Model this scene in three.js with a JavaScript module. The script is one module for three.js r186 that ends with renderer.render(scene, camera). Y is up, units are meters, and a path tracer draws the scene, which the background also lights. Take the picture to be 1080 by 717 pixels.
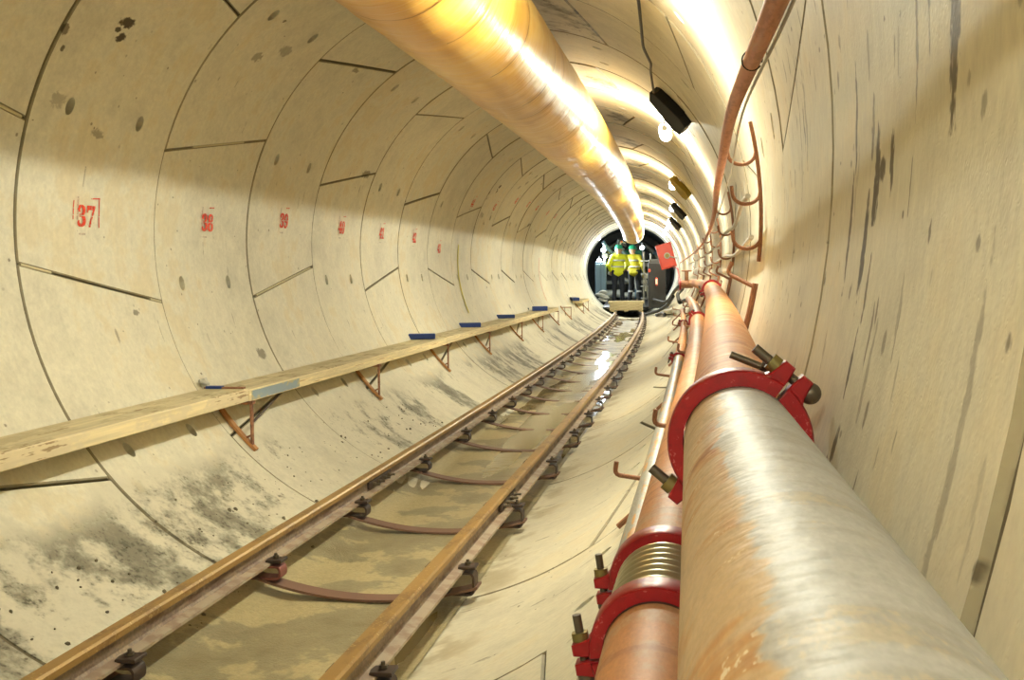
import * as THREE from 'three';
import { mergeGeometries, mergeVertices, toCreasedNormals } from 'three/addons/utils/BufferGeometryUtils.js';
import { RoundedBoxGeometry } from 'three/addons/geometries/RoundedBoxGeometry.js';
import { MarchingCubes } from 'three/addons/objects/MarchingCubes.js';
import { Brush, Evaluator, SUBTRACTION } from 'three-bvh-csg';

// ------------------------------------------------------------------ camera, exposure
const scene = new THREE.Scene();
scene.background = new THREE.Color(0x000000);
const renderer = new THREE.WebGLRenderer({ antialias: true });
renderer.toneMapping = THREE.LinearToneMapping;
renderer.toneMappingExposure = 2.1;
renderer.shadowMap.enabled = true;

// The tunnel: circular section of radius R, bending gently to the left and down. z is the depth along it.
const R = 1.2434, Z0 = 3.5313, K = 0.00252, KV = 0.0004, D2R = Math.PI / 180;
const camera = new THREE.PerspectiveCamera(2 * Math.atan(358.5 / 1200) / D2R, 1080 / 717, 0.02, 100);
camera.position.set(1.0909, -0.1488, 0);
{
  const d = new THREE.Vector3((756.48 - 540) / 1200, -(282.75 - 358.5) / 1200, 1).normalize();   // tunnel axis in lens axes
  const xr = new THREE.Vector3(0, 1, 0).cross(d).normalize(), yu = d.clone().cross(xr);
  const right = new THREE.Vector3(xr.x, yu.x, -d.x), up = new THREE.Vector3(xr.y, yu.y, -d.y), back = new THREE.Vector3(-xr.z, -yu.z, d.z);
  camera.quaternion.setFromRotationMatrix(new THREE.Matrix4().makeBasis(right, up, back));
}
const LAMP_COLOR = new THREE.Color(0.98, 1.0, 0.84), LAMP_POWER = 2.6;
const LAMPS = [-4.45, 0.2, 4.85, 9.8, 14.4, 18.4, 21.7, 25.0];            // joints (metres past the first full ring)

// ------------------------------------------------------------------ helpers
let seed = 1;
function rnd() { seed = (seed * 1664525 + 1013904223) >>> 0; return seed / 4294967296; }
const rr = (a, b) => a + (b - a) * rnd();
const V = (x, y, z) => new THREE.Vector3(x, y, z);
const yaw = (z) => Math.atan(K * z);
function P(z, X, Y) {                                                     // tunnel coordinates to world
  const t = yaw(z);
  return V(-K * z * z / 2 + X * Math.cos(t), -KV * z * z / 2 + Y, -z - X * Math.sin(t));
}
const PA = (z, deg, r) => P(z, r * Math.sin(deg * D2R), r * Math.cos(deg * D2R));
const lin = (a, b, t) => a + (b - a) * t;
const used = {};
function numbered(n) { if (!(n in used)) { used[n] = 0; return n; } used[n]++; return n + '_' + String(used[n]).padStart(3, '0'); }
function shadow(o) { o.traverse((c) => { if (c.isMesh) { c.castShadow = true; c.receiveShadow = true; } }); return o; }
function tag(o, label, category, group, kind) {
  o.userData.label = label; if (category) o.userData.category = category; if (group) o.userData.group = group; if (kind) o.userData.kind = kind; return o;
}
function thing(name, label, category, z, X, Y, group) {                   // a Group at the thing's base, in the tunnel frame at depth z
  const g = new THREE.Group(); g.name = numbered(name);
  g.position.copy(P(z, X, Y)); g.rotation.y = yaw(z); scene.add(g); g.updateMatrixWorld(true);
  return tag(g, label, category, group);
}
function part(name, geo, m, parent) { const o = new THREE.Mesh(geo, m); o.name = name; o.castShadow = o.receiveShadow = true; parent.add(o); return o; }
// a part whose geometry was made in world coordinates
function wpart(name, geo, m, parent) {
  parent.updateMatrixWorld(true);
  if (parent !== scene) geo.applyMatrix4(parent.matrixWorld.clone().invert());
  return part(name, geo, m, parent);
}
function merge(list) { return mergeGeometries(list.map((g) => { const q = g.index ? g.toNonIndexed() : g; for (const k of Object.keys(q.attributes)) if (!['position', 'normal', 'uv'].includes(k)) q.deleteAttribute(k); return q; })); }
const T = (g, x, y, z, rx = 0, ry = 0, rz = 0) => { g.applyMatrix4(new THREE.Matrix4().compose(V(x, y, z), new THREE.Quaternion().setFromEuler(new THREE.Euler(rx, ry, rz)), V(1, 1, 1))); return g; };
const rbox = (w, h, d, r = 0.004) => new RoundedBoxGeometry(w, h, d, 1, Math.min(r, w / 2.1, h / 2.1, d / 2.1));
const cyl = (r, h, n = 16, r2 = r) => new THREE.CylinderGeometry(r, r2, h, n);
function tubePts(pts, r, n = 8, seg = 0) { const c = new THREE.CatmullRomCurve3(pts, false, 'catmullrom', 0.2); return capTube(new THREE.TubeGeometry(c, seg || (pts.length - 1) * 6, r, n, false), c, r, n); }
function polyTube(pts, r, n = 8) {                                        // bent bar: straight runs with tight bends
  const path = new THREE.CurvePath();
  for (let i = 0; i < pts.length; i++) {
    const b = Math.min(r * 2.6, 0.03);
    if (i === 0 || i === pts.length - 1) continue;
    const a0 = pts[i].clone().lerp(pts[i - 1], Math.min(0.45, b / pts[i].distanceTo(pts[i - 1])));
    const a1 = pts[i].clone().lerp(pts[i + 1], Math.min(0.45, b / pts[i].distanceTo(pts[i + 1])));
    const from = path.curves.length ? path.curves[path.curves.length - 1].getPoint(1) : pts[0];
    path.add(new THREE.LineCurve3(from, a0)); path.add(new THREE.QuadraticBezierCurve3(a0, pts[i], a1));
  }
  path.add(new THREE.LineCurve3(path.curves.length ? path.curves[path.curves.length - 1].getPoint(1) : pts[0], pts[pts.length - 1]));
  return capTube(new THREE.TubeGeometry(path, (pts.length - 1) * 8, r, n, false), path, r, n);
}
function capTube(g, c, r, n) {
  const ends = [];
  for (const t of [0, 1]) {
    const p = c.getPointAt(t), d = c.getTangentAt(t).multiplyScalar(t ? 1 : -1);
    const k = new THREE.CircleGeometry(r, n); k.applyQuaternion(new THREE.Quaternion().setFromUnitVectors(V(0, 0, 1), d)); k.translate(p.x, p.y, p.z); ends.push(k);
  }
  return merge([g, ...ends]);
}
// round pipe through tunnel points [z, X, Y]; u runs clockwise from the top (one turn = 1), v along it in metres
function pipeGeo(pts, r, { n = 32, step = 0, rf = null, caps = true, inner = 0 } = {}) {
  const row = [];
  for (let i = 0; i < pts.length - 1; i++) {
    const k = step ? Math.max(1, Math.ceil(Math.abs(pts[i + 1][0] - pts[i][0]) / step)) : 1;
    for (let s = 0; s < k; s++) row.push(pts[i].map((a, m) => lin(a, pts[i + 1][m], s / k)));
  }
  row.push(pts[pts.length - 1]);
  const C = row.map((p) => P(...p)), pos = [], uv = [], idx = []; let L = 0;
  C.forEach((c, i) => {
    const t = C[Math.min(i + 1, C.length - 1)].clone().sub(C[Math.max(i - 1, 0)]).normalize();
    const rt = t.clone().cross(V(0, 1, 0)).normalize(), up = rt.clone().cross(t);
    if (i) L += c.distanceTo(C[i - 1]);
    for (let a = 0; a <= n; a++) {
      const f = a / n * Math.PI * 2, q = r * (rf ? rf(row[i][0], f) : 1);
      const p = c.clone().addScaledVector(rt, Math.sin(f) * q).addScaledVector(up, Math.cos(f) * q);
      pos.push(p.x, p.y, p.z); uv.push(a / n, L);
    }
  });
  for (let i = 0; i < C.length - 1; i++) for (let a = 0; a < n; a++) { const b = i * (n + 1) + a, e = b + n + 1; idx.push(b, b + 1, e, b + 1, e + 1, e); }
  const g = new THREE.BufferGeometry();
  g.setAttribute('position', new THREE.Float32BufferAttribute(pos, 3)); g.setAttribute('uv', new THREE.Float32BufferAttribute(uv, 2)); g.setIndex(idx); g.computeVertexNormals();
  const N = g.attributes.normal;                                          // weld the seam
  for (let i = 0; i < C.length; i++) { const a = i * (n + 1), b = a + n, m = V(N.getX(a) + N.getX(b), N.getY(a) + N.getY(b), N.getZ(a) + N.getZ(b)).normalize(); N.setXYZ(a, m.x, m.y, m.z); N.setXYZ(b, m.x, m.y, m.z); }
  if (!caps) return g;
  const ends = [];
  for (const i of [0, C.length - 1]) {
    const o = i ? C[i].clone().sub(C[i - 1]).normalize() : C[0].clone().sub(C[1]).normalize();
    const k = new THREE.CircleGeometry(r, n); k.applyQuaternion(new THREE.Quaternion().setFromUnitVectors(V(0, 0, 1), o)); k.translate(C[i].x, C[i].y, C[i].z); ends.push(k);
  }
  return merge([g, ...ends]);
}
// a section [[x, y] ...] swept along the tunnel from z to z (closed section, capped); uv in metres
function sweep(section, zs, X, Y) {
  const pos = [], uv = [], n = section.length, put = (z, i) => { const s = section[i % n]; const p = P(z, (typeof X === 'function' ? X(z) : X) + s[0], (typeof Y === 'function' ? Y(z) : Y) + s[1]); return p; };
  const len = [0]; for (let i = 0; i < n; i++) { const a = section[i], b = section[(i + 1) % n]; len.push(len[i] + Math.hypot(a[0] - b[0], a[1] - b[1])); }
  const tri = (a, b, c, ua, ub, uc) => { for (const p of [a, b, c]) pos.push(p.x, p.y, p.z); uv.push(...ua, ...ub, ...uc); };
  for (let k = 0; k < zs.length - 1; k++) for (let i = 0; i < n; i++) {
    const a = put(zs[k], i), b = put(zs[k], i + 1), c = put(zs[k + 1], i), d = put(zs[k + 1], i + 1);
    const ua = [zs[k], len[i]], ub = [zs[k], len[i + 1]], uc = [zs[k + 1], len[i]], ud = [zs[k + 1], len[i + 1]];
    tri(a, b, c, ua, ub, uc); tri(b, d, c, ub, ud, uc);
  }
  const faces = THREE.ShapeUtils.triangulateShape(section.map((s) => new THREE.Vector2(...s)), []);
  for (const e of [0, 1]) for (const f of faces) { const z = zs[e ? zs.length - 1 : 0], q = e ? f : [f[0], f[2], f[1]]; tri(put(z, q[0]), put(z, q[1]), put(z, q[2]), section[q[0]], section[q[1]], section[q[2]]); }
  const g = new THREE.BufferGeometry();
  g.setAttribute('position', new THREE.Float32BufferAttribute(pos, 3)); g.setAttribute('uv', new THREE.Float32BufferAttribute(uv, 2)); g.computeVertexNormals();
  // section given clockwise or not: make the faces point outwards
  let area = 0; for (let i = 0; i < n; i++) { const a = section[i], b = section[(i + 1) % n]; area += a[0] * b[1] - b[0] * a[1]; }
  if (area > 0) { const p = g.attributes.position, u = g.attributes.uv; for (let i = 0; i < p.count; i += 3) { for (const [at, m] of [[p, 3], [u, 2]]) for (let q = 0; q < m; q++) { const s = at.array[(i + 1) * m + q]; at.array[(i + 1) * m + q] = at.array[(i + 2) * m + q]; at.array[(i + 2) * m + q] = s; } } g.computeVertexNormals(); }
  return toCreasedNormals(g, 0.5);
}
const range = (a, b, s) => { const n = Math.max(1, Math.ceil((b - a) / s)), o = []; for (let i = 0; i <= n; i++) o.push(a + (b - a) * i / n); return o; };

// ------------------------------------------------------------------ computed textures
const smooth = (a, b, x) => { const t = Math.min(1, Math.max(0, (x - a) / (b - a))); return t * t * (3 - 2 * t); };
function noise(w, h, cx, cy, sd, out = null, amp = 1) {                    // value noise that repeats at the edges
  const keep = seed; seed = sd * 7919 + 13;
  const gr = new Float32Array(cx * cy); for (let i = 0; i < gr.length; i++) gr[i] = rnd() * 2 - 1;
  seed = keep;
  out = out || new Float32Array(w * h);
  const xi = new Int32Array(w), xj = new Int32Array(w), xt = new Float32Array(w);
  for (let x = 0; x < w; x++) { const f = x / w * cx, i = Math.floor(f), t = f - i; xi[x] = i % cx; xj[x] = (i + 1) % cx; xt[x] = t * t * (3 - 2 * t); }
  for (let y = 0; y < h; y++) {
    const f = y / h * cy, i = Math.floor(f), t0 = f - i, t = t0 * t0 * (3 - 2 * t0), r0 = (i % cy) * cx, r1 = ((i + 1) % cy) * cx;
    for (let x = 0; x < w; x++) { const a = gr[r0 + xi[x]], b = gr[r0 + xj[x]], c = gr[r1 + xi[x]], d = gr[r1 + xj[x]], s = xt[x]; out[y * w + x] += amp * ((a + (b - a) * s) * (1 - t) + (c + (d - c) * s) * t); }
  }
  return out;
}
function octaves(w, h, cx, cy, sd, n, fall = 0.5) { const o = new Float32Array(w * h); let a = 1; for (let i = 0; i < n; i++) { if (cx > w / 2 && cy > h / 2) break; noise(w, h, Math.min(cx, w), Math.min(cy, h), sd + i * 17, o, a); cx *= 2; cy *= 2; a *= fall; } return o; }
function tex(w, h, fn, srgb = true, rep = [1, 1]) {
  const d = new Uint8Array(w * h * 4), c = [0, 0, 0, 255];
  for (let y = 0, i = 0; y < h; y++) for (let x = 0; x < w; x++, i++) { c[3] = 255; fn(x, y, i, c); for (let k = 0; k < 4; k++) d[i * 4 + k] = Math.max(0, Math.min(255, c[k])); }
  const t = new THREE.DataTexture(d, w, h, THREE.RGBAFormat); t.wrapS = t.wrapT = THREE.RepeatWrapping; t.magFilter = THREE.LinearFilter; t.minFilter = THREE.LinearMipmapLinearFilter; t.generateMipmaps = true;
  if (srgb) t.colorSpace = THREE.SRGBColorSpace; t.repeat.set(...rep); t.needsUpdate = true; return t;
}
const mix3 = (c, a, t) => { c[0] += (a[0] - c[0]) * t; c[1] += (a[1] - c[1]) * t; c[2] += (a[2] - c[2]) * t; };

// concrete: u = across the wall, v = along the tunnel
function concreteMap(side) {
  const W = 2048, H = 2048, m = side === 'left' ? { a0: -180, j0: -1, jl: 8 } : { a0: 0, j0: -4, jl: 4 };
  const pm = W / (Math.PI * R), pj = H / m.jl;                            // pixels per metre, around and along
  const big = octaves(W, H, 6, m.jl * 2, side === 'left' ? 3 : 5, 4), mid = octaves(W, H, 40, m.jl * 10, side === 'left' ? 21 : 22, 4, 0.6), fine = octaves(W, H, 256, 512, side === 'left' ? 31 : 32, 3, 0.8);
  const run = octaves(W, H, 10, m.jl * 44, side === 'left' ? 41 : 43, 3, 0.6);     // marks drawn out around the ring by the mould
  const mark = new Float32Array(W * H);
  const stamp = (j, a, wa, wj, dark, rough = 0.5) => {                     // elongated mark: half sizes in metres around (wa) and along (wj)
    const cx = (a - m.a0) / 180 * W, cy = (j - m.j0) * pj, rx = wa * pm, ry = Math.max(0.7, wj * pj);
    for (let y = Math.floor(cy - ry - 1); y <= cy + ry + 1; y++) for (let x = Math.floor(cx - rx - 1); x <= cx + rx + 1; x++) {
      const xx = ((x % W) + W) % W, yy = ((y % H) + H) % H, q = yy * W + xx, e = ((x - cx) / rx) ** 2 + ((y - cy) / ry) ** 2;
      const v = dark * smooth(1.15, 0.5, e + rough * (fine[q] * 0.5 + mid[q] * 0.4)); if (v > mark[q]) mark[q] = v;
    }
  };
  seed = side === 'left' ? 101 : 202;
  if (side === 'left') {
    for (const [j, a, wa, wj, d] of [[0.33, -52.3, 0.022, 0.05, 0.95], [0.34, -55.1, 0.02, 0.03, 0.95], [0.3, -54, 0.012, 0.02, 0.9], [0.02, -57, 0.02, 0.02, 0.6], [0.05, -60, 0.012, 0.012, 0.7], [0.14, -68, 0.03, 0.05, 0.25], [0.45, -72, 0.02, 0.05, 0.35], [1.4, -48, 0.03, 0.05, 0.35], [1.6, -44, 0.03, 0.06, 0.3], [1.35, -38.5, 0.01, 0.015, 0.6], [2.5, -40, 0.02, 0.05, 0.4], [3.8, -66, 0.03, 0.08, 0.5], [1.85, -116, 0.03, 0.05, 0.5], [0.75, -104, 0.012, 0.03, 0.5], [0.55, -108, 0.03, 0.01, 0.35]]) stamp(j, a, wa, wj, d, 0.7);
    for (let i = 0; i < 420; i++) stamp(rr(-1, 7), rr(-180, 0), rr(0.002, 0.007), rr(0.003, 0.008), rr(0.15, 0.6));
    for (let i = 0; i < 90; i++) stamp(rr(-1, 7), rr(-150, 0), rr(0.01, 0.05), rr(0.003, 0.006), rr(0.1, 0.35), 1);
  } else {
    const s = (j, a0, a1, w, d) => stamp(j, (a0 + a1) / 2, (a1 - a0) / 2 * D2R * R, w * 2.6, Math.min(0.95, d * 1.1), 0.9);
    s(-2.76, 86, 92.9, 0.006, 0.75); s(-2.42, 90.5, 95, 0.007, 0.85); s(-2.37, 93.5, 99, 0.005, 0.85); s(-2.25, 86.5, 92.3, 0.003, 0.8); s(-2.235, 91.8, 98.2, 0.0035, 0.7);
    s(-2.43, 96.4, 100, 0.0025, 0.7); s(-2.415, 99.5, 102.6, 0.0025, 0.8); s(-2.51, 91.3, 94, 0.004, 0.8); s(-2.38, 89, 92, 0.004, 0.55); s(-2.455, 92.2, 93.2, 0.006, 0.8); s(-2.12, 84, 85.2, 0.004, 0.35); s(-2.08, 85.6, 87, 0.004, 0.4);
    s(-2.62, 85, 92, 0.002, 0.5); s(-2.55, 83, 86, 0.002, 0.5); s(-2.67, 86, 90, 0.002, 0.45); s(-2.02, 97, 98, 0.004, 0.7); s(-2.44, 103.8, 105.6, 0.004, 0.6); s(-2.5, 98, 101, 0.002, 0.5); s(-2.53, 99, 103, 0.003, 0.3); s(-2.9, 96, 110, 0.003, 0.25);
    s(-1.62, 82, 90, 0.006, 0.3); s(-1.58, 84, 88, 0.004, 0.5); s(-1.5, 80, 92, 0.003, 0.3);
    for (let i = 0; i < 260; i++) stamp(rr(-4, 0), rr(75, 112), rr(0.004, 0.03), rr(0.002, 0.007), rr(0.15, 0.6), 0.9);
    for (let i = 0; i < 500; i++) stamp(rr(-4, 0), rr(0, 180), rr(0.0015, 0.005), rr(0.003, 0.009), rr(0.2, 0.7));
    for (let i = 0; i < 60; i++) stamp(rr(-4, 0), rr(125, 172), rr(0.01, 0.06), rr(0.003, 0.008), rr(0.1, 0.4), 1);
  }
  return tex(W, H, (x, y, i, c) => {
    const a = m.a0 + x / W * 180, j = m.j0 + y / H * m.jl, b = big[i], q = mid[i], f = fine[i];
    const l = 1 + b * 0.035 + q * 0.03 + f * 0.022 + run[i] * (side === 'left' ? 0.006 : 0.007);
    c[0] = 217 * l; c[1] = 212 * l; c[2] = 191 * l;
    mix3(c, [196, 176, 132], smooth(0.25, 1.1, q * 0.7 + b * 0.8) * (side === 'left' ? 0.3 : 0.2));                 // laitance and rust-tinted blotches
    mix3(c, [158, 154, 142], smooth(0.45, 1.2, run[i] + q * 0.4) * (side === 'left' ? 0.08 : 0.1));
    if (side === 'left') {                                                                  // mud splashed up beside the track
      const band = smooth(-131, -139, a + b * 4 + q * 1.5) * smooth(-171, -163, a + q * 2);
      mix3(c, [112, 109, 94], band * smooth(-0.3, 0.65, b * 0.9 + q * 0.4 + f * 0.15) * 0.85);
      mix3(c, [72, 68, 56], band * smooth(0.7, 1.2, f * 0.6 + q * 0.5 + b * 0.4) * 0.6);
    } else mix3(c, [150, 138, 108], smooth(158, 168, a + b * 3 + q * 2) * smooth(-0.3, 0.5, q * 0.6 + b * 0.7) * 0.6);
    mix3(c, [70, 60, 42], mark[i]);
  });
}
const bumpT = (() => { const n = octaves(1024, 1024, 12, 12, 71, 6, 0.62), f = octaves(1024, 1024, 256, 256, 77, 2, 0.7); return (rep) => tex(1024, 1024, (x, y, i, c) => { const v = 128 + n[i] * 45 + f[i] * 22 - (f[i] > 1.05 ? 60 : 0); c[0] = c[1] = c[2] = v; }, false, rep); })();
const M = {};
const std = (o) => new THREE.MeshStandardMaterial(o);
const bumpLeft = bumpT([4, 8]), bumpRight = bumpLeft.clone(); bumpRight.repeat.set(4, 4); bumpRight.needsUpdate = true;
M.concreteL = std({ map: concreteMap('left'), bumpMap: bumpLeft, bumpScale: 0.0022, roughness: 0.72, vertexColors: true });
M.concreteR = std({ map: concreteMap('right'), bumpMap: bumpRight, bumpScale: 0.0011, roughness: 0.66, vertexColors: true });
M.grout = std({ color: 0x4a4436, roughness: 0.95 });
M.filler = std({ color: 0x6d634e, roughness: 0.95 });
M.mortar = std({ color: 0xc9bf9c, roughness: 0.95 });

function rustMap(w, h, sd, pal, fn) {
  const a = octaves(w, h, 4, 6, sd, 5, 0.6), b = octaves(w, h, 3, 40, sd + 5, 4, 0.65), f = octaves(w, h, 100, 100, sd + 9, 3, 0.8);
  return tex(w, h, (x, y, i, c) => { c[0] = pal[0][0]; c[1] = pal[0][1]; c[2] = pal[0][2]; fn(c, a[i], b[i], f[i], x / w, y / h); const l = 1 + f[i] * 0.035; c[0] *= l; c[1] *= l; c[2] *= l; });
}
// v of pipes is in metres: one tile of these maps is one metre
M.pipeNear = std({ map: rustMap(1024, 1024, 301, [[170, 171, 168]], (c, a, b, f, u, v) => {
  mix3(c, [150, 146, 136], smooth(0.1, 0.9, b + a * 0.4) * 0.5);
  const side = smooth(-0.075, -0.092, (((u + 0.5) % 1) - 0.5) + a * 0.022 + b * 0.014);                      // the bare, rusted flank
  mix3(c, [190, 156, 108], side * 0.75); mix3(c, [176, 126, 72], side * smooth(-0.3, 0.6, a + b * 0.7) * 0.8); mix3(c, [206, 200, 180], side * smooth(0.85, 1.1, b * 0.9 + f * 0.35) * 0.8);
  mix3(c, [146, 94, 56], side * smooth(0.4, 0.9, a * 0.8 + b * 0.4 + f * 0.2) * 0.9);
  mix3(c, [196, 172, 120], smooth(0.9, 1.3, b * 0.7 - a * 0.6 + f * 0.3) * 0.25);
}), roughness: 0.52, metalness: 0.0, bumpMap: (() => { const b = octaves(512, 512, 6, 30, 3911, 5, 0.65); return tex(512, 512, (x, y, i, c) => { c[0] = c[1] = c[2] = 128 + b[i] * 45; }, false, [1, 1]); })(), bumpScale: 0.0034 });
M.pipeRust = std({ map: rustMap(1024, 1024, 331, [[205, 138, 82]], (c, a, b, f) => {
  mix3(c, [222, 180, 126], smooth(-0.1, 0.8, b + a * 0.3) * 0.65);
  mix3(c, [165, 98, 56], smooth(0.2, 1.0, a - b * 0.4) * 0.6);
  mix3(c, [226, 205, 170], smooth(0.75, 1.15, b * 0.8 + f * 0.3 + a * 0.4) * 0.6);
}), roughness: 0.62, metalness: 0.0 });
M.pipeRustB = std({ map: rustMap(1024, 1024, 351, [[196, 136, 84]], (c, a, b, f) => {
  mix3(c, [178, 152, 120], smooth(0, 0.8, a + b * 0.3 + f * 0.2) * 0.6);
  mix3(c, [160, 98, 58], smooth(0.3, 1.0, b - a * 0.5) * 0.5);
}), roughness: 0.55, metalness: 0.0 });
M.pipeGalv = std({ map: (() => { const w = 512, h = 1024, a = octaves(w, h, 10, 2, 371, 4, 0.6), b = octaves(w, h, 16, 24, 375, 4, 0.6), f = octaves(w, h, 90, 90, 379, 3, 0.8);
  return tex(w, h, (x, y, i, c) => { const l = 1 + f[i] * 0.06; c[0] = 158 * l; c[1] = 158 * l; c[2] = 150 * l; mix3(c, [204, 150, 78], smooth(0.05, 0.45, a[i] + b[i] * 0.4) * 0.9); mix3(c, [150, 96, 50], smooth(0.7, 1.2, a[i] * 0.6 + b[i] * 0.6 + f[i] * 0.3) * 0.6); }); })(), roughness: 0.45, metalness: 0.1 });
M.red = std({ map: (() => { const f = octaves(512, 512, 24, 24, 391, 4, 0.7); return tex(512, 512, (x, y, i, c) => { c[0] = 152; c[1] = 18; c[2] = 26; mix3(c, [190, 120, 110], smooth(0.95, 1.3, f[i]) * 0.7); mix3(c, [120, 20, 22], smooth(0.2, 1, -f[i]) * 0.4); }); })(), roughness: 0.38 });
M.zinc = std({ color: 0xb9b69c, roughness: 0.3, metalness: 0.75 });
M.boltSteel = std({ color: 0x6a6152, roughness: 0.45, metalness: 0.6 });
M.brass = std({ color: 0x8f8350, roughness: 0.4, metalness: 0.6 });
M.rustBar = std({ map: (() => { const f = octaves(256, 256, 12, 12, 401, 4, 0.7); return tex(256, 256, (x, y, i, c) => { c[0] = 168; c[1] = 118; c[2] = 88; mix3(c, [128, 90, 68], smooth(-0.2, 0.7, f[i])); mix3(c, [190, 150, 110], smooth(0.6, 1.1, -f[i]) * 0.6); }, true, [3, 3]); })(), roughness: 0.7, metalness: 0.15 });
M.barOrange = std({ color: 0xb5804c, roughness: 0.7 });
M.rail = std({ map: (() => { const a = octaves(1024, 256, 12, 6, 411, 5, 0.6), f = octaves(1024, 256, 160, 40, 415, 3, 0.8); return tex(1024, 256, (x, y, i, c) => { c[0] = 146; c[1] = 130; c[2] = 114; mix3(c, [118, 98, 86], smooth(-0.2, 0.8, a[i])); mix3(c, [150, 130, 104], smooth(0.4, 1.1, -a[i] + f[i] * 0.4) * 0.7); const l = 1 + f[i] * 0.07; c[0] *= l; c[1] *= l; c[2] *= l; }, true, [1, 4]); })(), roughness: 0.6, metalness: 0.2 });
M.railFoot = std({ map: (() => { const a = octaves(1024, 128, 16, 4, 417, 5, 0.65); return tex(1024, 128, (x, y, i, c) => { c[0] = 170; c[1] = 155; c[2] = 134; mix3(c, [142, 118, 102], smooth(-0.2, 0.9, a[i]) * 0.7); }, true, [1, 4]); })(), roughness: 0.75 });
M.railHead = std({ map: (() => { const a = octaves(1024, 128, 10, 4, 421, 5, 0.6), f = octaves(1024, 128, 180, 24, 425, 3, 0.8); return tex(1024, 128, (x, y, i, c) => { c[0] = 166; c[1] = 132; c[2] = 74; mix3(c, [134, 102, 60], smooth(-0.1, 0.8, a[i]) * 0.7); mix3(c, [206, 180, 116], smooth(0.7, 1.2, f[i] + a[i] * 0.3) * 0.7); }, true, [1, 6]); })(), roughness: 0.45, metalness: 0.25 });
M.tie = std({ color: 0x7d5f50, roughness: 0.6, metalness: 0.2 });
M.tieRed = std({ color: 0x8a5248, roughness: 0.55, metalness: 0.15 });
M.tieDark = std({ color: 0x4b3d34, roughness: 0.6, metalness: 0.3 });
M.wood = std({ map: (() => { const w = 1024, h = 512, g = octaves(w, h, 3, 36, 431, 4, 0.6), b = octaves(w, h, 6, 4, 433, 4, 0.6), f = octaves(w, h, 40, 128, 437, 2, 0.8); return tex(w, h, (x, y, i, c) => { const l = 1 + g[i] * 0.06 + f[i] * 0.03; c[0] = 240 * l; c[1] = 224 * l; c[2] = 180 * l; mix3(c, [190, 158, 106], smooth(0.6, 1.2, b[i] + g[i] * 0.4) * 0.45); mix3(c, [150, 112, 62], smooth(0.95, 1.25, g[i]) * 0.5); }, true, [0.7, 2.4]); })(), roughness: 0.7 });
M.woodTop = std({ map: (() => { const w = 1024, h = 512, g = octaves(w, h, 3, 30, 445, 4, 0.6), b = octaves(w, h, 10, 6, 447, 5, 0.65); return tex(w, h, (x, y, i, c) => { const l = 1 + g[i] * 0.05; c[0] = 206 * l; c[1] = 194 * l; c[2] = 158 * l; mix3(c, [178, 164, 128], smooth(-0.1, 0.5, b[i]) * 0.6); mix3(c, [128, 104, 72], smooth(0.9, 1.15, b[i] * 0.7 + g[i] * 0.6) * 0.7); }, true, [0.7, 2.4]); })(), roughness: 0.85 });
M.woodDirty = std({ map: (() => { const w = 1024, h = 512, g = octaves(w, h, 3, 36, 441, 4, 0.6), b = octaves(w, h, 8, 5, 443, 5, 0.65); return tex(w, h, (x, y, i, c) => { const l = 1 + g[i] * 0.06; c[0] = 238 * l; c[1] = 222 * l; c[2] = 178 * l; mix3(c, [220, 206, 174], smooth(-0.3, 0.4, b[i]) * 0.7); mix3(c, [140, 112, 76], smooth(0.95, 1.2, b[i] * 0.7 + g[i] * 0.6) * 0.7); }, true, [0.7, 2.4]); })(), roughness: 0.75 });
M.duct = new THREE.MeshPhysicalMaterial({ map: (() => { const w = 512, h = 1024, a = octaves(w, h, 6, 4, 451, 4, 0.6), b = octaves(w, h, 4, 30, 455, 4, 0.65); return tex(w, h, (x, y, i, c) => { c[0] = 222; c[1] = 172; c[2] = 74; mix3(c, [198, 140, 46], smooth(0, 0.9, a[i] + b[i] * 0.3) * 0.6); mix3(c, [236, 202, 120], smooth(0.2, 1, -a[i] + b[i] * 0.4) * 0.5); }, true, [1, 0.5]); })(),
  bumpMap: (() => { const w = 512, h = 1024, b = octaves(w, h, 5, 26, 461, 5, 0.6), c2 = octaves(w, h, 16, 120, 467, 2, 0.6); return tex(w, h, (x, y, i, c) => { c[0] = c[1] = c[2] = 128 + b[i] * 42 + c2[i] * 14; }, false, [1, 0.6]); })(), bumpScale: 0.006, roughness: 0.36, clearcoat: 0.35, clearcoatRoughness: 0.25 });
M.ductBand = std({ color: 0xa0742c, roughness: 0.5 });
M.hose = std({ map: (() => { const f = octaves(256, 512, 6, 20, 471, 5, 0.65); return tex(256, 512, (x, y, i, c) => { c[0] = 200; c[1] = 138; c[2] = 106; mix3(c, [166, 108, 80], smooth(-0.1, 0.8, f[i]) * 0.6); mix3(c, [196, 150, 116], smooth(0.4, 1, -f[i]) * 0.5); }); })(), roughness: 0.6 });
M.black = std({ color: 0x17181a, roughness: 0.5 });
M.blackRubber = std({ color: 0x1c1c1d, roughness: 0.65 });
M.olive = std({ color: 0x8d7b22, roughness: 0.5 });
M.tube = std({ color: 0xffffff, emissive: new THREE.Color(1.0, 0.94, 0.78), emissiveIntensity: 14, roughness: 0.4 });
M.coldLamp = std({ color: 0xffffff, emissive: new THREE.Color(0.82, 0.93, 1.0), emissiveIntensity: 16, roughness: 0.4 });
M.white = std({ color: 0xd8d6cc, roughness: 0.5 });
M.blue = std({ color: 0x1f3d84, roughness: 0.5 });
M.blueGrey = std({ color: 0x6f8796, roughness: 0.55, metalness: 0.2 });
M.steel = std({ color: 0x9a9a94, roughness: 0.4, metalness: 0.6 });
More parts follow.
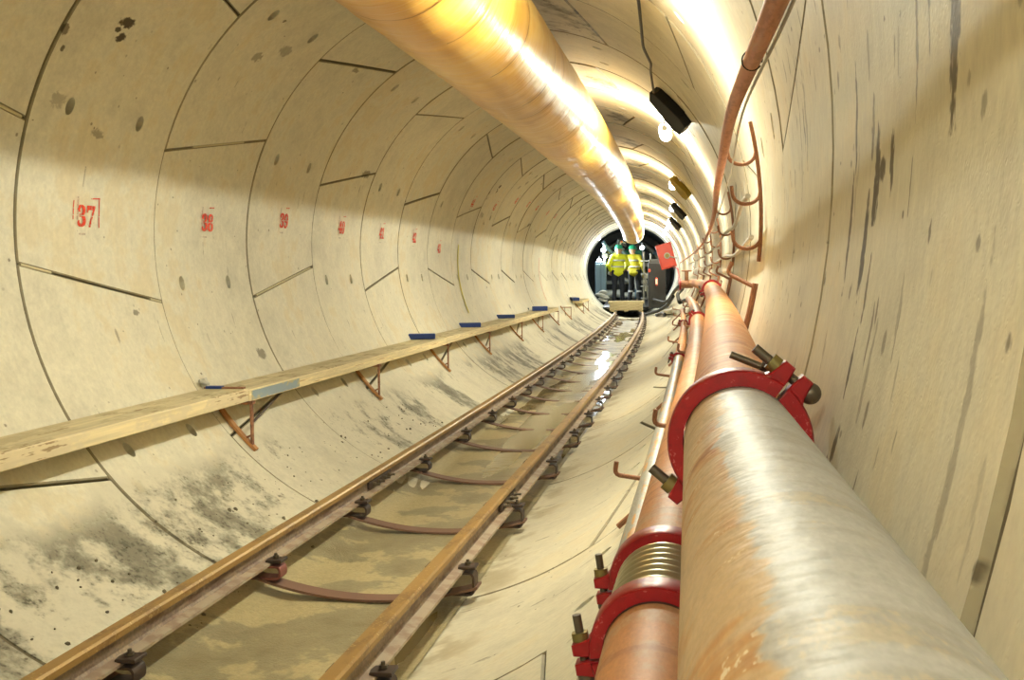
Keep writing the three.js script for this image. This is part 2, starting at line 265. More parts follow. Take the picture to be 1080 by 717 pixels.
M.darkSteel = std({ color: 0x3a3a3a, roughness: 0.5, metalness: 0.2 });
M.shield = std({ color: 0x6a6c6a, roughness: 0.6, metalness: 0.2 });
M.redBox = std({ color: 0xd8452c, roughness: 0.45 });
M.greyPale = std({ color: 0xbfbdb2, roughness: 0.6 });

// ------------------------------------------------------------------ the lining: rings of six precast segments
const lining = new THREE.Group(); lining.name = 'wall_lining'; scene.add(lining);
tag(lining, 'cream precast concrete segments lining the round tunnel', null, null, 'structure');
const THICK = 0.11, HOLES = [-0.275, 0.23], SKEW = 3.7;
function segmentGeo(dir, gapJ, gapL, depth) {
  const half = 30, na = 20, list = (e, n) => { const o = [0, e]; for (let i = 1; i < n; i++) o.push(i / n); o.push(1 - e, 1); return o; };
  const us = list(0.004, na), vs = list(0.005, 4), pos = [], uv = [], idx = [], W = us.length, H = vs.length;
  const ga = gapL / R / D2R / 2;
  const pt = (u, v, r) => { const zl = (v - 0.5) * (1 - gapJ), sk = dir * SKEW * 2 * (v - 0.5); const a = (lin(-half + ga, half - ga, u) + sk * 1) * D2R; return [r * Math.sin(a), r * Math.cos(a), -zl]; };
  for (const layer of [0, 1]) for (let i = 0; i < H; i++) for (let k = 0; k < W; k++) {
    const edge = !layer && (i === 0 || i === H - 1 || k === 0 || k === W - 1); pos.push(...pt(us[k], vs[i], layer ? R + THICK : R + (edge ? 0.005 : 0))); uv.push(0, 0);
  }
  const N = W * H, q = (a, b, c, d) => idx.push(a, b, c, a, c, d);
  for (let i = 0; i < H - 1; i++) for (let k = 0; k < W - 1; k++) { const a = i * W + k; q(a, a + 1, a + W + 1, a + W); q(N + a, N + a + W, N + a + W + 1, N + a + 1); }
  for (let k = 0; k < W - 1; k++) { q(k, N + k, N + k + 1, k + 1); const b = (H - 1) * W + k; q(b, b + 1, N + b + 1, N + b); }
  for (let i = 0; i < H - 1; i++) { const a = i * W, b = a + W; q(a, b, N + b, N + a); const c = a + W - 1, d = c + W; q(c, N + c, N + d, d); }
  let g = new THREE.BufferGeometry(); g.setAttribute('position', new THREE.Float32BufferAttribute(pos, 3)); g.setAttribute('uv', new THREE.Float32BufferAttribute(uv, 2)); g.setIndex(idx);
  g.computeVertexNormals();
  { // outward check: inner face normals must point to the axis
    const p = g.attributes.position, n = g.attributes.normal, m = Math.floor(W * H / 2); if (n.getX(m) * p.getX(m) + n.getY(m) * p.getY(m) > 0) { const ix = g.index.array; for (let i = 0; i < ix.length; i += 3) { const s = ix[i + 1]; ix[i + 1] = ix[i + 2]; ix[i + 2] = s; } g.computeVertexNormals(); }
  }
  const ev = new Evaluator(); ev.attributes = ['position', 'normal', 'uv']; ev.useGroups = false;
  let br = new Brush(g); br.updateMatrixWorld();
  for (const h of HOLES) {
    const c = cyl(0.036, depth * 2, 16, 0.028); c.scale(1, 1, 0.82); c.rotateZ(0.25); c.translate(0, R, -h);
    const b = new Brush(c); b.updateMatrixWorld(); const o = ev.evaluate(br, b, SUBTRACTION); br = o; br.updateMatrixWorld();
  }
  const out = new THREE.BufferGeometry(); for (const k of ['position', 'normal', 'uv']) out.setAttribute(k, br.geometry.attributes[k].clone()); if (br.geometry.index) out.setIndex(br.geometry.index.clone());
  const fin = toCreasedNormals(out.index ? out.toNonIndexed() : out, 0.45), p = fin.attributes.position, col = new Float32Array(p.count * 3).fill(1);
  for (let i = 0; i < p.count; i += 3) {                                  // joint faces are grey with grout dirt, the pockets stay clean concrete
    let deep = 0, x = 0, z = 0; for (let k = i; k < i + 3; k++) { deep = Math.max(deep, Math.hypot(p.getX(k), p.getY(k)) - R); x += p.getX(k) / 3; z += p.getZ(k) / 3; }
    if (deep > 0.003 && !HOLES.some((h) => Math.hypot(x, z + h) < 0.07)) for (let k = i; k < i + 3; k++) { col[k * 3] = 0.45; col[k * 3 + 1] = 0.42; col[k * 3 + 2] = 0.35; }
  }
  fin.setAttribute('color', new THREE.BufferAttribute(col, 3)); return fin;
}
const segBase = {};
for (const dir of [-1, 1]) for (const w of [0, 1]) segBase[dir + '_' + w] = segmentGeo(dir, w ? 0.011 : 0.0045, w ? 0.009 : 0.006, w ? 0.08 : 0.05);
const slant = (n) => (n === -2 ? 1 : n <= 0 ? -1 : n <= 5 ? 1 : n % 2 ? 1 : -1);
const FIRST = -8, LAST = 27;
seed = 77;
const segmentOf = {};
for (let n = FIRST; n <= LAST; n++) {
  const zm = Z0 + n + 0.5, q0 = new THREE.Quaternion().setFromEuler(new THREE.Euler(0, yaw(zm), 0)), odd = Math.abs(n) % 2;
  const wide = n === -1 || n === 0 || n === -3 || n === 2 || n === 5 ? 1 : rnd() < 0.3 ? 1 : 0;
  for (let s = 0; s < 6; s++) {
    const ac = (odd ? -98.5 : -68.5) + 60 * s - (odd ? 0 : 0), a = ac > 180 ? ac - 360 : ac;
    const g = segBase[slant(n) + '_' + wide].clone(), p = g.attributes.position, uv = g.attributes.uv, left = a < 0;
    for (let i = 0; i < p.count; i++) { const ang = a + Math.atan2(p.getX(i), p.getY(i)) / D2R, j = n + 0.5 - p.getZ(i); if (left) uv.setXY(i, (ang + 180) / 180, (j + 1) / 8); else uv.setXY(i, ang / 180, (j + 4) / 4); }
    const o = part(numbered('lining_segment'), g, left ? M.concreteL : M.concreteR, lining), lip = rr(-0.003, 0.003);
    o.position.copy(PA(zm, a, lip)); o.quaternion.copy(q0).multiply(new THREE.Quaternion().setFromAxisAngle(V(0, 0, 1), -a * D2R));
    segmentOf[n + '_' + s] = o;
  }
}
// grout behind the segments closes the joints from outside
part('grout_backing', pipeGeo(range(Z0 + FIRST, Z0 + LAST + 1, 1).map((z) => [z, 0, 0]), R + THICK + 0.012, { n: 72, caps: false }), M.grout, lining);

for (let n = FIRST + 1; n <= LAST; n++) part('joint_filler', pipeGeo([[Z0 + n - 0.009, 0, 0], [Z0 + n + 0.009, 0, 0]], R + 0.0045, { n: 72, caps: false }), M.filler, lining);
// mortar left in the ends of some longitudinal joints
function wallStrip(z0, a0, z1, a1, w, lift) {                             // narrow strip lying on the wall from (z0,a0) to (z1,a1)
  const pts = []; for (let i = 0; i <= 4; i++) pts.push(PA(lin(z0, z1, i / 4), lin(a0, a1, i / 4), R - lift)); return polyTube(pts, w, 6);
}
function jointMortar(n, s, t0, t1) {
  const odd = Math.abs(n) % 2, a = (odd ? -98.5 : -68.5) + 60 * s + 30 - 60, d = slant(n) * SKEW;
  const zf = (t) => Z0 + n + t, af = (t) => a + d * (2 * t - 1);
  const o = segmentOf[n + '_' + s]; if (o) wpart('joint_mortar', wallStrip(zf(t0), af(t0), zf(t1), af(t1), 0.0055, -0.003), M.mortar, o);
}

// stencilled ring numbers
{
  const list = [[37, 0.45, -86.5], [38, 1.52, -85.6], [39, 2.51, -83.2], [40, 3.55, -83.1], [41, 4.51, -83.3], [42, 5.5, -83.5], [43, 6.45, -86.6], [44, 7.48, -64.2], [45, 8.7, -62.7], [46, 9.8, -55.2], [47, 10.8, -54.3], [48, 11.7, -54], [49, 13.0, -53.5], [50, 14.1, -53]];
  const S = 256, cols = 4, cv = document.createElement('canvas'); cv.width = S * cols; cv.height = S * 4; const cx = cv.getContext('2d');
  list.forEach(([num], i) => {
    const x = (i % cols) * S, y = Math.floor(i / cols) * S; cx.save(); cx.translate(x + S / 2, y + S / 2); cx.fillStyle = '#e4482c';
    cx.font = 'bold 150px serif'; cx.textAlign = 'center'; cx.textBaseline = 'middle'; cx.scale(0.92, 1.12); cx.fillText(String(num), 0, 0); cx.lineWidth = 6; cx.strokeStyle = '#e4482c'; cx.strokeText(String(num), 0, 0); cx.globalAlpha = 0.3; cx.fillRect(-70, 88, 60, 10); cx.fillRect(-90, -100, 16, 120); cx.globalAlpha = 1; cx.restore();
    cx.strokeStyle = '#e4482c'; cx.lineWidth = 7; cx.beginPath(); if (num === 37) { cx.moveTo(x + 165, y + 22); cx.lineTo(x + 236, y + 16); cx.lineTo(x + 240, y + 190); } else { cx.moveTo(x + 140, y + 18); cx.lineTo(x + 205, y + 14); } cx.stroke();
    if (num === 37) { cx.beginPath(); cx.moveTo(x + 18, y + 40); cx.lineTo(x + 16, y + 150); cx.stroke(); }
    // stencil bridges and thin paint
    cx.globalCompositeOperation = 'destination-out'; cx.fillRect(x, y + 122, S, 5); cx.fillRect(x + 80, y, 4, S); cx.fillRect(x + 172, y, 4, S); seed = num * 31; for (let k = 0; k < 240; k++) { cx.globalAlpha = rr(0.2, 0.8); cx.beginPath(); cx.arc(x + rr(0, S), y + rr(0, S), rr(1, 6), 0, 7); cx.fill(); } cx.globalAlpha = 1; cx.globalCompositeOperation = 'source-over';
    cx.fillStyle = '#e4482c'; for (let k = 0; k < 60; k++) { cx.globalAlpha = rr(0.1, 0.5); cx.beginPath(); cx.arc(x + rr(30, 226), y + rr(20, 240), rr(0.8, 3), 0, 7); cx.fill(); } cx.globalAlpha = 1;
  });
  const t = new THREE.CanvasTexture(cv); t.colorSpace = THREE.SRGBColorSpace; t.flipY = false;
  const m = std({ map: t, transparent: true, roughness: 0.8 });
  list.forEach(([num, j, a], i) => {
    const w = 0.21, h = 0.165, na = 4, pos = [], uv = [], idx = [], c = i % cols, r = Math.floor(i / cols);
    for (let k = 0; k <= na; k++) for (const s of [0, 1]) { const p = PA(Z0 + j + (s - 0.5) * w, a + (0.5 - k / na) * h / R / D2R, R - 0.0045); pos.push(p.x, p.y, p.z); uv.push((c + s) / cols, (r + k / na) / 4); }
    for (let k = 0; k < na; k++) { const b = k * 2; idx.push(b, b + 2, b + 1, b + 1, b + 2, b + 3); }
    const g = new THREE.BufferGeometry(); g.setAttribute('position', new THREE.Float32BufferAttribute(pos, 3)); g.setAttribute('uv', new THREE.Float32BufferAttribute(uv, 2)); g.setIndex(idx); g.computeVertexNormals();
    const n = Math.floor(j), odd = Math.abs(n) % 2, s = Math.round((a - (odd ? -98.5 : -68.5)) / 60), o = segmentOf[n + '_' + ((s + 6) % 6)];
    const d = wpart('stencilled_number', g, m, o); d.userData.label = 'red stencilled ring number ' + num; d.castShadow = false;
  });
  const y = std({ color: 0xd8c93a, roughness: 0.8 }), rd = std({ color: 0xd07050, roughness: 0.8 });
  for (const [j0, a0, j1, a1, mm, nm] of [[7.32, -84, 7.22, -115.3, y, 'yellow'], [13.98, -85.3, 13.8, -117, rd, 'red']]) {
    const pos = [], idx = []; for (let k = 0; k <= 8; k++) for (const s of [-1, 1]) { const p = PA(Z0 + lin(j0, j1, k / 8) + s * 0.022, lin(a0, a1, k / 8), R - 0.0045); pos.push(p.x, p.y, p.z); }
    for (let k = 0; k < 8; k++) { const b = k * 2; idx.push(b, b + 2, b + 1, b + 1, b + 2, b + 3); }
    const g = new THREE.BufferGeometry(); g.setAttribute('position', new THREE.Float32BufferAttribute(pos, 3)); g.setIndex(idx); g.computeVertexNormals();
    const o = wpart('paint_line', g, mm, lining); o.userData.label = nm + ' paint line down the left wall';
  }
}
for (const [n, s, a, b] of [[0, 0, 0.02, 0.2], [0, 0, 0.9, 0.99], [2, 0, 0.05, 0.95], [1, 1, 0.25, 0.75], [-1, 1, 0.5, 0.97]]) jointMortar(n, s, a, b);

// the end behind the camera and the shield beyond the last ring
{
  const zb = Z0 + FIRST - 0.02, w = part('wall_back', T(cyl(R + 0.16, 0.1, 48), 0, 0, 0, Math.PI / 2), M.greyPale, scene); w.position.copy(P(zb - 0.06, 0, 0)); w.rotation.y = yaw(zb); tag(w, 'pale bulkhead closing the tunnel behind the viewer', null, null, 'structure');
  const z1 = Z0 + LAST + 1;
  const sh = part('wall_shield', merge([pipeGeo(range(z1, z1 + 6, 0.5).map((z) => [z, 0, 0]), R + 0.13, { n: 48, caps: false }), pipeGeo(range(z1, z1 + 6, 0.5).map((z) => [z, 0, 0]), R + 0.2, { n: 48, caps: false })]), M.shield, scene); tag(sh, 'dark steel shield skin beyond the last concrete ring', null, null, 'structure');
  const en = part('wall_end', T(cyl(R + 0.2, 0.1, 48), 0, 0, 0, Math.PI / 2), M.shield, scene); en.position.copy(P(z1 + 6.05, 0, 0)); en.rotation.y = yaw(z1 + 6); tag(en, 'dark bulkhead of the boring machine at the tunnel end', null, null, 'structure');
  const rim = thing('shield_rim', 'pale grey steel rim ring around the far tunnel end', 'steel ring', z1 + 0.06, 0, 0);
  part('rim_band', new THREE.TorusGeometry(R + 0.015, 0.05, 10, 72), M.greyPale, rim);
}

// ------------------------------------------------------------------ lamps along the upper right of the wall
const ordinal = ['', 'nearest', 'second', 'third', 'fourth', 'fifth', 'sixth', 'seventh', 'eighth', 'ninth', 'tenth', 'eleventh', 'twelfth', 'thirteenth', 'fourteenth', 'fifteenth', 'sixteenth', 'seventeenth', 'eighteenth', 'nineteenth', 'twentieth', 'twenty-first', 'twenty-second', 'twenty-third', 'twenty-fourth', 'twenty-fifth', 'twenty-sixth', 'twenty-seventh', 'twenty-eighth', 'twenty-ninth', 'thirtieth'];
LAMPS.forEach((j, i) => {
  const z = Z0 + j, a = 43.5, r = 1.175, X = r * Math.sin(a * D2R), Y = r * Math.cos(a * D2R);
  const label = i === 0 ? 'tunnel lamp on the wall behind the viewer' : i === 1 ? 'tunnel lamp on the wall just above the frame' : i === 2 ? 'nearest glowing tube lamp, with a large black hood on the upper right wall' : i === 3 ? 'second glowing tube lamp, with an olive hood on the upper right wall' : `glowing tube lamp ${i < 6 ? 'with black hood' : 'without hood'}, ${ordinal[i - 1]} in the row on the upper right wall`;
  const t = thing('tunnel_lamp', label, 'lamp', z, X, Y, 'lamps along the upper right wall');
  part('glow_tube', T(new THREE.CapsuleGeometry(0.044, 0.38, 8, 20), 0, 0, 0, Math.PI / 2), M.tube, t);
  for (const s of [-1, 1]) { part('tube_cap', T(cyl(0.02, 0.05, 14), 0, 0, s * 0.245, Math.PI / 2), M.white, t); part('wall_clip', T(rbox(0.012, 0.075, 0.014, 0.002), 0.026, 0.026, s * 0.2, 0, 0, -a * D2R), M.zinc, t); }
  // hood: tapered housing fixed to the wall at the near end of the tube
  if (i > 1 && i < 6) {
    const sh = new THREE.Shape(); [[-0.16, -0.03], [-0.13, -0.055], [0.11, -0.07], [0.17, -0.05], [0.175, 0.045], [0.12, 0.065], [-0.13, 0.03]].forEach((p, k) => k ? sh.lineTo(...p) : sh.moveTo(...p));
    const g = new THREE.ExtrudeGeometry(sh, { depth: 0.07, bevelEnabled: true, bevelSize: 0.006, bevelThickness: 0.006, bevelSegments: 2 });
    const big = i === 2, h = part('hood', g, i === 3 ? M.olive : M.black, t), dz = big ? 1.45 : 0.55;
    const hp = PA(z - dz, big ? 46.6 : 48.5, R - 0.085); t.updateMatrixWorld(true); t.worldToLocal(hp); h.position.copy(hp);
    // local x of the shape runs around the wall, its depth towards the wall, tilted to face down the tunnel
    const ra = 47.5 * D2R; h.quaternion.setFromRotationMatrix(new THREE.Matrix4().makeBasis(V(Math.cos(ra), -Math.sin(ra), 0), V(0, 0, -1), V(Math.sin(ra), Math.cos(ra), 0)));
    h.rotateX(big ? -0.55 : -0.5); h.scale.setScalar(big ? 0.88 : 0.85);
    const wire = [PA(z - dz, 42, R - 0.04), PA(z - dz * 0.6, 42.2, R - 0.02), PA(z - 0.24, 43, R - 0.06)]; wpart('lead', tubePts(wire, 0.005, 6), M.black, t);
  }
  const p = new THREE.PointLight(LAMP_COLOR, LAMP_POWER); p.name = 'lamp_light'; p.castShadow = true; p.shadow.radius = 1.0; t.add(p);
});
{ // cable feeding the nearest lamp hood
  const c = wpart('lamp_cable', tubePts([PA(Z0 - 0.2, 43, R - 0.02), PA(Z0 + 1.1, 41.4, R - 0.02), PA(Z0 + 1.9, 41.2, R - 0.05), PA(Z0 + 2.42, 41.2, R - 0.03), PA(Z0 + 2.7, 40.4, R - 0.03), PA(Z0 + 3.2, 41.5, R - 0.06)], 0.007, 7, 48), M.black, scene);
  tag(c, 'black cable running along the crown wall to the nearest lamp hood', 'cable');
}

// ------------------------------------------------------------------ ventilation duct
{
  const ductX = (z) => lin(0.088, 0.05, smooth(8, 22, z));
  const d = thing('ventilation_duct', 'yellow glossy fabric ventilation duct hung under the crown', 'duct', -2.5, 0.088, 0.912);
  const dx = octaves(64, 512, 5, 60, 911, 3, 0.6);
  const bands = [1.15, 2.35, 3.55, 4.0, 4.75, 5.6, 5.95, 7.1, 8.3, 9.5, 10.7, 12, 13.2, 14.5, 16, 17.5, 19, 20.5, 22, 23.5, 25, 26.5];
  const rf = (z, f) => { let v = 1 + 0.006 * dx[(Math.floor((z + 3) * 16) % 512) * 64 + Math.floor(f / 6.2832 * 63.9)]; for (const b of bands) { const e = (z - b) / 0.07; v -= 0.014 * Math.exp(-e * e); } v += 0.008 * Math.cos(2 * f); return v; };
  const path = range(-2.5, 28.6, 0.9).map((z) => [z, ductX(z), 0.912]);
  wpart('duct_skin', pipeGeo(path, 0.264, { n: 48, step: 0.06, rf, caps: false }), M.duct, d);
  for (const b of bands) wpart('hoop_seam', (() => { const g = pipeGeo([[b - 0.006, ductX(b), 0.912], [b + 0.006, ductX(b), 0.912]], 0.2622, { n: 48, caps: false }); return g; })(), M.ductBand, d);
  const e = thing('duct_collar', 'pale collar ring at the open far end of the yellow duct', 'collar', 28.6, 0.05, 0.912); part('ring', T(new THREE.TorusGeometry(0.262, 0.014, 8, 48), 0, 0, 0), M.greyPale, e);
  for (let z = 0.6; z < 28; z += 2.0) { const h = wpart('hanger_wire', tubePts([P(z, ductX(z), 1.165), P(z, ductX(z), 1.236)], 0.006, 5, 2), M.steel, d); }
}

// ------------------------------------------------------------------ invert: mud, water, rails, ties
{
  const zs = range(-1.5, 27.5, 0.06), nx = 32, pos = [], uv = [], idx = [], hw = 0.335, nz = octaves(64, 1024, 4, 40, 501, 4, 0.55);
  zs.forEach((z, i) => { for (let k = 0; k <= nx; k++) { const X = lin(-0.43, 0.31, k / nx), far = smooth(5.2, 7.2, z), h = nz[(i % 1024) * 64 + Math.floor(k / nx * 63)], Y = Math.max(-1.2095 + far * 0.0135 + (0.0045 + far * 0.003) * h, -Math.sqrt(R * R - X * X) + 0.003); const p = P(z, X, Y); pos.push(p.x, p.y, p.z); uv.push(X, z); } });
  for (let i = 0; i < zs.length - 1; i++) for (let k = 0; k < nx; k++) { const a = i * (nx + 1) + k, b = a + nx + 1; idx.push(a, a + 1, b, a + 1, b + 1, b); }
  const g = new THREE.BufferGeometry(); g.setAttribute('position', new THREE.Float32BufferAttribute(pos, 3)); g.setAttribute('uv', new THREE.Float32BufferAttribute(uv, 2)); g.setIndex(idx); g.computeVertexNormals();
  const a = octaves(1024, 1024, 4, 4, 511, 6, 0.6), f = octaves(1024, 1024, 120, 120, 515, 3, 0.8);
  const mud = std({ map: tex(1024, 1024, (x, y, i, c) => { c[0] = 146; c[1] = 137; c[2] = 108; mix3(c, [184, 171, 130], smooth(0.1, 0.38, a[i]) * 0.85); mix3(c, [132, 122, 92], smooth(0.1, 0.8, -a[i] + f[i] * 0.2)); const l = 1 + f[i] * 0.04; c[0] *= l; c[1] *= l; c[2] *= l; }, true, [0.8, 0.8]), bumpMap: tex(512, 512, (x, y, i, c) => { const q = (y * 2) * 1024 + x * 2; c[0] = c[1] = c[2] = 128 + f[q] * 30 + a[q] * 25; }, false, [2, 2]), bumpScale: 0.004, roughness: 0.42 });
  tag(part('floor', g, mud, scene), 'wet beige silt lying in the invert between the rails', null, null, 'structure');
  // shallow water standing between the silt banks
  const wg = new THREE.BufferGeometry(), wp = [], wu = [], wi = [], wz = range(-1.5, 27.5, 0.5);
  wz.forEach((z, i) => { for (const X of [-0.285, 0.265]) { const p = P(z, X * (1 + 0.12 * smooth(5.2, 7.2, z)), -1.2125 + 0.0155 * smooth(5.2, 7.2, z)); wp.push(p.x, p.y, p.z); wu.push(X, z); } if (i) { const b = (i - 1) * 2; wi.push(b, b + 1, b + 2, b + 1, b + 3, b + 2); } });
  wg.setAttribute('position', new THREE.Float32BufferAttribute(wp, 3)); wg.setAttribute('uv', new THREE.Float32BufferAttribute(wu, 2)); wg.setIndex(wi); wg.computeVertexNormals();
  tag(part('standing_water', wg, std({ color: 0x8d7f58, roughness: 0.12, bumpMap: tex(512, 512, (x, y, i, c) => { const q = (y * 2) * 1024 + x * 2; c[0] = c[1] = c[2] = 128 + a[q] * 40; }, false, [3, 3]), bumpScale: 0.0012 }), scene), 'shallow murky water standing between the silt banks along the track', 'water');
}
const RX = { left: -0.372, right: 0.272 }, RFOOT = -1.1;
const railFoot = [[-0.042, 0], [0.042, 0], [0.042, 0.008], [0.012, 0.013], [-0.012, 0.013], [-0.042, 0.008]].reverse(), railWeb = [[-0.012, 0.0128], [0.012, 0.0128], [0.0065, 0.02], [0.0065, 0.053], [-0.0065, 0.053], [-0.0065, 0.02]].reverse();
const railTop = [[-0.0065, 0.0525], [-0.022, 0.059], [-0.0225, 0.075], [-0.017, 0.0805], [0.017, 0.0805], [0.0225, 0.075], [0.022, 0.059], [0.0065, 0.0525]];
for (const [side, X, z0, z1, label] of [['left', RX.left, -1.5, Z0 + 1.3, 'near length of the left rail, rusty brown, running out of the frame'], ['left', RX.left, Z0 + 1.306, 27.6, 'long far length of the left rail, beyond its bolted joint'], ['right', RX.right, -1.5, Z0 + 0.91, 'near length of the right rail, rusty brown, beside the pipes'], ['right', RX.right, Z0 + 0.916, 27.6, 'long far length of the right rail, beyond its bolted joint']]) {
  const t = thing('steel_rail', label, 'rail', Math.max(z0, 0), X, RFOOT, 'track rails'), zs = range(z0, z1, 0.5);
  wpart('rail_foot', sweep(railFoot, zs, X, RFOOT), M.railFoot, t); wpart('rail_web', sweep(railWeb, zs, X, RFOOT), M.rail, t); wpart('rail_head', sweep(railTop, zs, X, RFOOT), M.railHead, t);
}
for (const [z, X, w] of [[Z0 + 1.303, RX.left, 'left'], [Z0 + 0.913, RX.right, 'right']]) for (const s of [-1, 1]) {
  const t = thing('fishplate', `bolted joint plate on the ${s === 1 ? 'right' : 'left'} face of the ${w} rail`, 'joint plate', z, X, RFOOT, 'rail joint plates');
  part('plate', T(rbox(0.012, 0.03, 0.34, 0.003), s * 0.0135, 0.036, 0), M.tieDark, t);
  for (const q of [-0.12, -0.045, 0.045, 0.12]) part('bolt', merge([T(cyl(0.009, 0.014, 6), s * 0.026, 0.036, q, 0, 0, Math.PI / 2), T(cyl(0.005, 0.03, 8), s * 0.036, 0.036, q, 0, 0, Math.PI / 2)]), M.boltSteel, t);
}
const TIES = [-3.0, -2.0, -1.0, -0.04, 0.92, 2.0, 3.02, 3.9, 4.75, 5.6, 6.4, 7.25]; while (TIES[TIES.length - 1] < 23) TIES.push(TIES[TIES.length - 1] + 0.95);
{
  const RS = 1.206, tieFrom = -0.42, tieTo = 0.36;
  const strapPts = (r) => range(tieFrom, tieTo, 0.05).map((x) => [x, -Math.sqrt(r * r - x * x)]);
  const lo = strapPts(RS), hi = strapPts(RS - 0.008).reverse(), sh = new THREE.Shape([...lo, ...hi].map((p) => new THREE.Vector2(p[0], p[1] + RS)));
  const strapG = toCreasedNormals(T(new THREE.ExtrudeGeometry(sh, { depth: 0.07, bevelEnabled: false }), 0, 0, -0.035), 0.4);
  const chairG = (x, inner, f) => { // bent strip: a C between strap and rail foot
    const y0 = RS - 0.008 - Math.sqrt((RS - 0.008) ** 2 - x * x), y1 = RFOOT + RS, w = 0.078, t = 0.007, s = new THREE.Shape(), h = y1 - y0, r = Math.min(0.02, h / 2.05);
    const rect = (pth, x0, ya, x1, yb, q) => { pth.moveTo(x0 + q, ya); pth.lineTo(x1 - q, ya); pth.quadraticCurveTo(x1, ya, x1, ya + q); pth.lineTo(x1, yb - q); pth.quadraticCurveTo(x1, yb, x1 - q, yb); pth.lineTo(x0 + q, yb); pth.quadraticCurveTo(x0, yb, x0, yb - q); pth.lineTo(x0, ya + q); pth.quadraticCurveTo(x0, ya, x0 + q, ya); };
    rect(s, x - w, y0, x + w, y1, r); const hole = new THREE.Path(); rect(hole, x - w + t, y0 + t, x + w - t, y1 - t, Math.max(0.002, r - t)); s.holes.push(hole);
    return toCreasedNormals(T(new THREE.ExtrudeGeometry(s, { depth: 0.06, bevelEnabled: false, curveSegments: 5 }), 0, 0, -0.03), 0.5);
  };
  const chairs = [[RX.left, chairG(RX.left)], [RX.right, chairG(RX.right)]];
  const clipG = (() => { const s = new THREE.Shape(); [[-0.026, -0.028], [0.026, -0.024], [0.03, 0], [0.026, 0.024], [-0.026, 0.028]].forEach((p, i) => i ? s.lineTo(...p) : s.moveTo(...p)); return T(new THREE.ExtrudeGeometry(s, { depth: 0.007, bevelEnabled: true, bevelSize: 0.002, bevelThickness: 0.002, bevelSegments: 1 }), 0, 0, 0, -Math.PI / 2); })();
  const nutG = merge([T(cyl(0.0105, 0.009, 6), 0, 0.0145, 0), T(cyl(0.0055, 0.012, 8), 0, 0.021, 0)]);
  TIES.forEach((j, i) => {
    const t = thing('track_tie', `curved steel strap tie under both rails, ${ordinal[Math.max(1, i - 1)] || 'far'} ${i < 2 ? 'out of frame' : 'from the viewer'}`, 'track tie', Z0 + j, 0, -RS, 'steel ties under the rails');
    if (i < 2) t.userData.label = `curved steel strap tie below the frame edge, ${i ? 'nearer the viewer' : 'beside the viewer'}`;
    part('strap', strapG, M.tie, t);
    chairs.forEach(([x, g], c) => {
      part('chair', g, c || i !== 3 ? M.tieDark : M.tieRed, t);
      for (const s of [-1, 1]) { const y = RFOOT + RS + 0.0095, cl = part('clip', clipG, M.tieDark, t); cl.position.set(x + s * 0.053, y, 0); cl.rotation.y = s > 0 ? Math.PI : 0; cl.rotation.z = s * -0.05; part('clip_bolt', nutG, M.boltSteel, cl); }
    });
  });
}
{ // clods and chips kicked up beside the left rail
  const g = new THREE.IcosahedronGeometry(1, 0), n = 170, im = new THREE.InstancedMesh(g, std({ color: 0x6b6350, roughness: 0.9 }), n), m = new THREE.Matrix4(); seed = 4242;
  for (let i = 0; i < n; i++) { const a = -rr(140, 162) + rr(-2, 2), s = 0.003 + 0.007 * rnd() ** 3, p = PA(Z0 + rr(-1.4, 3.5), a, R - 0.001); m.compose(p, new THREE.Quaternion().setFromEuler(new THREE.Euler(rr(0, 6), rr(0, 6), rr(0, 6))), V(s * 1.4, s, s)); im.setMatrixAt(i, m); }
  im.name = 'mud_clods'; im.castShadow = im.receiveShadow = true; scene.add(im); tag(im, 'small grey mud clods scattered on the wall foot beside the left rail', 'mud', null, 'stuff');
}

